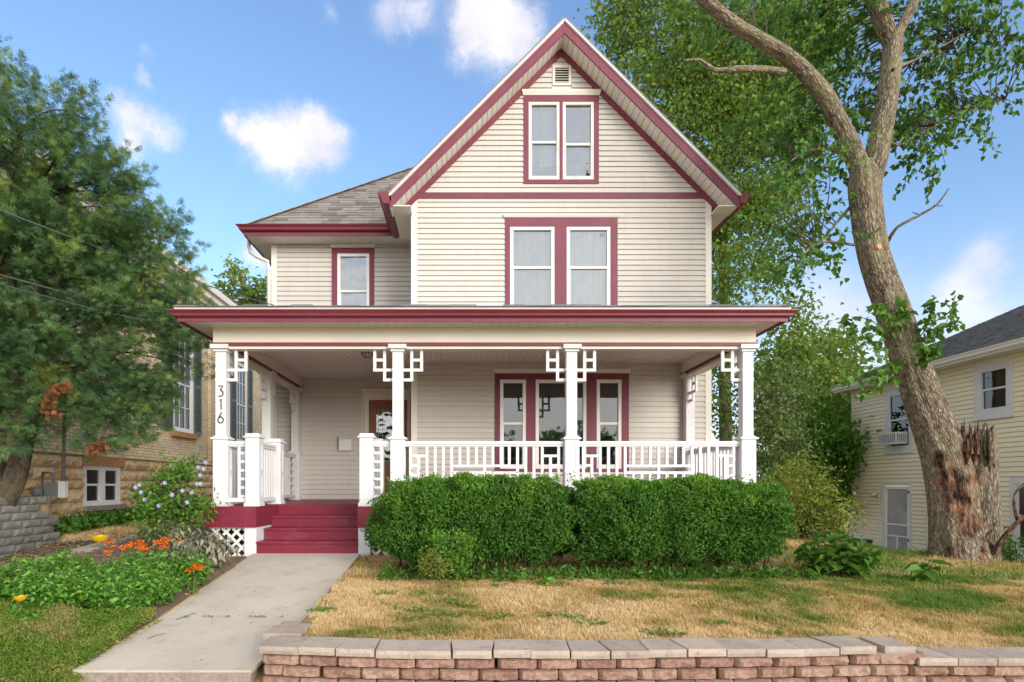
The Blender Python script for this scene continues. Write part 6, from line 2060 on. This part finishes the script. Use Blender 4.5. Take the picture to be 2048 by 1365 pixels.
# rose of sharon
rs = bush('flowering_shrub', 'tall shrub with lavender flowers left of the porch corner', 'shrub', [eln(340, 985, 8.3, 55, 55, .35), eln(365, 940, 8.3, 30, 35, .25), eln(320, 1030, 8.2, 50, 40, .35), eln(390, 1020, 8.3, 35, 40, .3), eln(300, 980, 8.2, 28, 26, .2)], 140, 15, .075, .07, M['shrubA'], (-4.1, 8.25, gz(-4.1, 8.25)), stems=[Vector((-4.1, 8.25, -.1)), Vector((-4.08, 8.25, .5)), Vector((-3.95, 8.25, 1.0))], droop=0, inner=.1)
fp = [(412, 925), (408, 938), (401, 951), (280, 970), (272, 975), (330, 966), (395, 968), (402, 968), (345, 990), (290, 1000), (318, 1012), (366, 982), (398, 935), (384, 985), (283, 985), (375, 1005)]
for (x, y) in fp:
    c = px(x, y, 7.95)
    D = np.array([[math.cos(k * 1.2566 + x), -.35, math.sin(k * 1.2566 + x)] for k in range(5)]); P = np.tile(np.array([list(c)]), (5, 1))
    foliage('flower', P, D, np.tile(np.array([[0, -1.0, .2]]), (5, 1)), .036, .034, M['lavender'], rs, 'heart', None, c)
# creeping ground cover by the walk
n = 110000
X = RNG.uniform(-5.4, -2.93, n); Y = RNG.uniform(3.9, 5.85, n)
mound = np.array([.5 + .5 * mnoise.noise(Vector((x * 2.9, y * 2.9, 3))) for x, y in zip(X, Y)])
edge = -2.95 - .10 * np.array([mnoise.noise(Vector((y * 3, 1, 1))) for y in Y])
k = (X < edge) & (RNG.random(n) < .5 + mound)
X, Y, mound = X[k], Y[k], mound[k]; n = len(X)
Z = np.array([gz(x, y) for x, y in zip(X, Y)]) + RNG.random(n) ** .6 * (.02 + .19 * mound ** 1.3)
P = np.stack([X, Y, Z], 1)
dryn = np.array([mnoise.fractal(Vector((x * 2.0, y * 2.0, 8)), .8, 2.0, 3) for x, y in zip(X, Y)])
pc = np.where(dryn + .25 * RNG.normal(size=n) > .30, .82 + .18 * RNG.random(n), .10 + .62 * RNG.random(n) + .25 * (mound - .5))
pc = np.clip(pc, 0, 1)
gc = foliage('ground_cover', P, unit(RNG.normal(size=(n, 3)) + np.array([0, -.2, .35])), rand_dirs(n), .024 + .022 * RNG.random(n), .008, M['phlox'], None, 'leaf', pc, (-4, 5, -.4))
tag(gc, 'low creeping green ground cover spilling beside the concrete walk', 'ground cover', kind='stuff')
# ivy-like strip at the foot of the brick building, weeds under the grey wall
n = 3600
Y = RNG.uniform(10.1, 17, n); X = BX + .12 + RNG.random(n) ** 1.5 * .7
Z = np.array([gz(x, y) for x, y in zip(X, Y)]) + RNG.random(n) * .22
iv = foliage('ivy_strip', np.stack([X, Y, Z], 1), unit(RNG.normal(size=(n, 3)) + np.array([.4, -.3, .4])), unit(RNG.normal(size=(n, 3)) * .5 + np.array([.5, -.3, .8])), .10 + .05 * RNG.random(n), .075, M['shrubA'], None, 'heart', RNG.random(n) * .7, (-7.3, 13, .1))
tag(iv, 'dark leafy strip at the foot of the stone base', 'ground cover', kind='stuff')

# ------------------------------------------------------------------ lawn
def lawn(name, label, x0, x1, y0, y1, dens, green0, hmul=1.0, mask=None):
    n = int((x1 - x0) * (y1 - y0) * dens)
    X = RNG.uniform(x0, x1, n); Y = RNG.uniform(y0, y1, n)
    if mask is not None:
        k = mask(X, Y); X, Y = X[k], Y[k]; n = len(X)
    gn = np.array([mnoise.fractal(Vector((x * .75, y * 1.1, 5.5)), .9, 2.0, 4) for x, y in zip(X, Y)])
    hn = np.array([mnoise.fractal(Vector((x * 4.7, y * 4.7, 9.1)), .8, 2.0, 3) for x, y in zip(X, Y)])
    wn_ = np.array([mnoise.noise(Vector((x * 1.3, y * 1.3, 2.1))) for x, y in zip(X, Y)])
    Z = np.array([gz(x, y) for x, y in zip(X, Y)])
    gg = gn * 1.0 + .30 * hn + green0(X, Y) + .12 * RNG.normal(size=n)
    h = (.022 + .030 * RNG.random(n) + .034 * np.clip(hn, -.5, 1)) * hmul * (1 + .5 * np.clip(gg, 0, .6))
    a = RNG.uniform(0, 2 * np.pi, n) * .85 + wn_ * 5
    l = (.35 + .75 * RNG.random(n)) * h
    B = np.stack([X, Y, Z - .004], 1)
    tip = B + np.stack([np.cos(a) * l * 1.1, np.sin(a) * l * 1.1, h], 1)
    s_ = np.stack([-np.sin(a), np.cos(a), np.zeros(n)], 1) * .0032 * (1 + Y[:, None] * .12)
    V = np.stack([B - s_, B + s_, tip], 1).reshape(-1, 3)
    k = np.arange(n)[:, None] * 3
    rn = np.clip(.62 - 1.0 * np.clip(gg, -.35, .75) + .30 * (RNG.random(n) - .5) + .15 * hn, 0, 1)
    o = np_mesh(name, V, np.concatenate([k, k + 1, k + 2], 1), M['grass'], rn, ((x0 + x1) / 2, (y0 + y1) / 2, -.2))
    return tag(o, label, 'grass', kind='stuff')


def m1(X, Y):
    wy = np.where(X - .3 < 0, 4.47 + .13 * ((X - .3) / 1.85) ** 2, 4.47 + .13 * np.minimum(0.95, (X - .3) / 3.0) ** 2) + .30
    e = -1.50 + .05 * np.sin(Y * 7)
    return (Y > wy) & (X > np.where(Y < 5.55, -1.36, e))


lawn('lawn_grass', 'short dry straw coloured lawn with green patches before the hedge', -1.62, 6.4, 4.72, 7.3, 9000, lambda X, Y: -.02 + .075 * np.clip(X - 1.2, -1.5, 4), .8, m1)
lawn('lawn_grass', 'patchy lawn around the leaning tree towards the yellow house', 4.1, 12.0, 7.2, 16, 900, lambda X, Y: .12 + 0 * X, 1.5, lambda X, Y: (X < 11.8) & (X > 4.3))
lawn('lawn_grass', 'dry strip of grass between porch lattice and hedge', -1.5, 4.4, 7.2, 8.75, 1600, lambda X, Y: -.05 + 0 * X)
lawn('lawn_grass', 'thin dry grass between the driveway and the brick building', -7.2, -5.95, 9.8, 17, 1500, lambda X, Y: .0 + 0 * X, 1.3)
# green weeds in the lawn: each a small leafy rosette
wsp = [(790, 1222), (765, 1190), (850, 1225), (910, 1210), (885, 1205), (930, 1215), (815, 1240), (995, 1238), (890, 1235), (825, 1225), (1110, 1235), (1140, 1238), (1180, 1250), (870, 1272), (810, 1265), (1310, 1270), (1340, 1272), (1430, 1250), (1540, 1270), (1630, 1240), (1000, 1175), (620, 1238), (640, 1225), (1010, 1165), (1230, 1170), (1990, 1205)]
for i, (x, y) in enumerate(wsp):
    Yw = 6.0
    for _ in range(6):
        Yw = (EYE - gz(X_(x, Yw), Yw)) * F / (y - VY)
    b0 = Vector((X_(x, Yw), Yw, gz(X_(x, Yw), Yw)))
    o = bpy.data.objects.new('lawn_weed', None)
    P, D = [], []
    wr = random.uniform(.06, .17)
    for k in range(int(300 * wr)):
        a = random.uniform(0, 6.28); r = random.random() * wr
        P.append((b0.x + math.cos(a) * r, b0.y + math.sin(a) * r * .8, b0.z + .01)); D.append((math.cos(a), math.sin(a), random.uniform(.2, 1.0)))
    P, D = np.array(P), np.array(D)
    w_ = foliage('lawn_weed', P, D, unit(np.array([0, 0, 1.0]) + RNG.normal(size=P.shape) * .3), .035 + .05 * RNG.random(len(P)), .016, M['shrubA'], None, 'leaf', .3 + RNG.random(len(P)) * .7, b0)
    row_ = 0 if y >= 1255 else (1 if y >= 1225 else 2)
    mates = sorted(q[0] for q in wsp if (0 if q[1] >= 1255 else (1 if q[1] >= 1225 else 2)) == row_)
    nth = ('first', 'second', 'third', 'fourth', 'fifth', 'sixth', 'seventh', 'eighth', 'ninth', 'tenth', 'eleventh', 'twelfth', 'thirteenth')[mates.index(x)]
    tag(w_, 'green weed tuft in the dry lawn, %s from the left in the %s row' % (nth, ('front', 'middle', 'back')[row_]), 'weed', 'green weeds scattered in the lawn')
# litter: leaves on the soil strip and near the tree foot
n = 1500
X = np.concatenate([RNG.uniform(-6.55, -5.6, n), RNG.uniform(6.2, 8.8, 500), RNG.uniform(-3.4, -3.0, 120)]); Y = np.concatenate([RNG.uniform(6.5, 11, n), RNG.uniform(8.0, 9.6, 500), RNG.uniform(4.7, 8.5, 120)])
Z = np.array([gz(x, y) for x, y in zip(X, Y)]) + .015 + .012 * RNG.random(len(X)); n = len(X)
lt = foliage('leaf_litter', np.stack([X, Y, Z], 1), unit(RNG.normal(size=(n, 3)) * np.array([1, 1, .15])), unit(np.array([0, 0, 1.0]) + RNG.normal(size=(n, 3)) * .3), .04 + .03 * RNG.random(n), .03, M['litterleaf'], None, 'leaf', None, (0, 8, 0))
tag(lt, 'dry fallen leaves and bark chips on bare soil', 'leaf litter', kind='stuff')


# twigs on the walk
def on_walk(x, y):
    Yw = 6.0
    for _ in range(8): Yw = (EYE - walk_z(Yw) - .006) * F / (y - VY)
    return Vector((X_(x, Yw), Yw, walk_z(Yw) + .006))


for pts_, r, l in (([(296, 1278), (312, 1272), (333, 1267)], .004, 'dark dry stick lying on the near walk slab'), ([(352, 1240), (372, 1234), (388, 1227), (392, 1229)], .004, 'forked dry twig lying across the joint of the walk')):
    b = MB(); b.tube([on_walk(*p) + Vector((0, 0, .004)) for p in pts_], [r, r, r * .6] if len(pts_) == 3 else [r, r, r, r * .5], 6)
    tag(b.build('twig', M['twig']), l, 'twig')
P = np.array([list(on_walk(random.uniform(380, 640), random.uniform(1120, 1330))) for _ in range(34)])
n = len(P)
db = foliage('walk_debris', P, unit(RNG.normal(size=(n, 3)) * np.array([1, 1, .1])), np.tile(np.array([[0, 0, 1.0]]), (n, 1)), .018 + .02 * RNG.random(n), .010, M['litterleaf'], None, 'leaf', RNG.random(n) * .5, (-2.3, 6, -.3))
tag(db, 'scattered bits of dry leaf on the concrete walk', 'debris', kind='stuff')
ps = [on_walk(x, 1234) for x in (368, 378, 412, 418, 424, 452, 456, 502, 508, 514, 520, 526, 566)]
P = np.repeat(np.array([list(p) for p in ps]), 8, 0); n = len(P); P += RNG.normal(size=P.shape) * np.array([.012, .008, 0])
jw = foliage('joint_weeds', P, unit(RNG.normal(size=(n, 3)) + np.array([0, 0, .8])), rand_dirs(n), .022, .009, M['mint'], None, 'leaf', RNG.random(n) * .7, ps[0])
tag(jw, 'tiny green weeds in the joint between the walk slabs', 'weeds', kind='stuff')
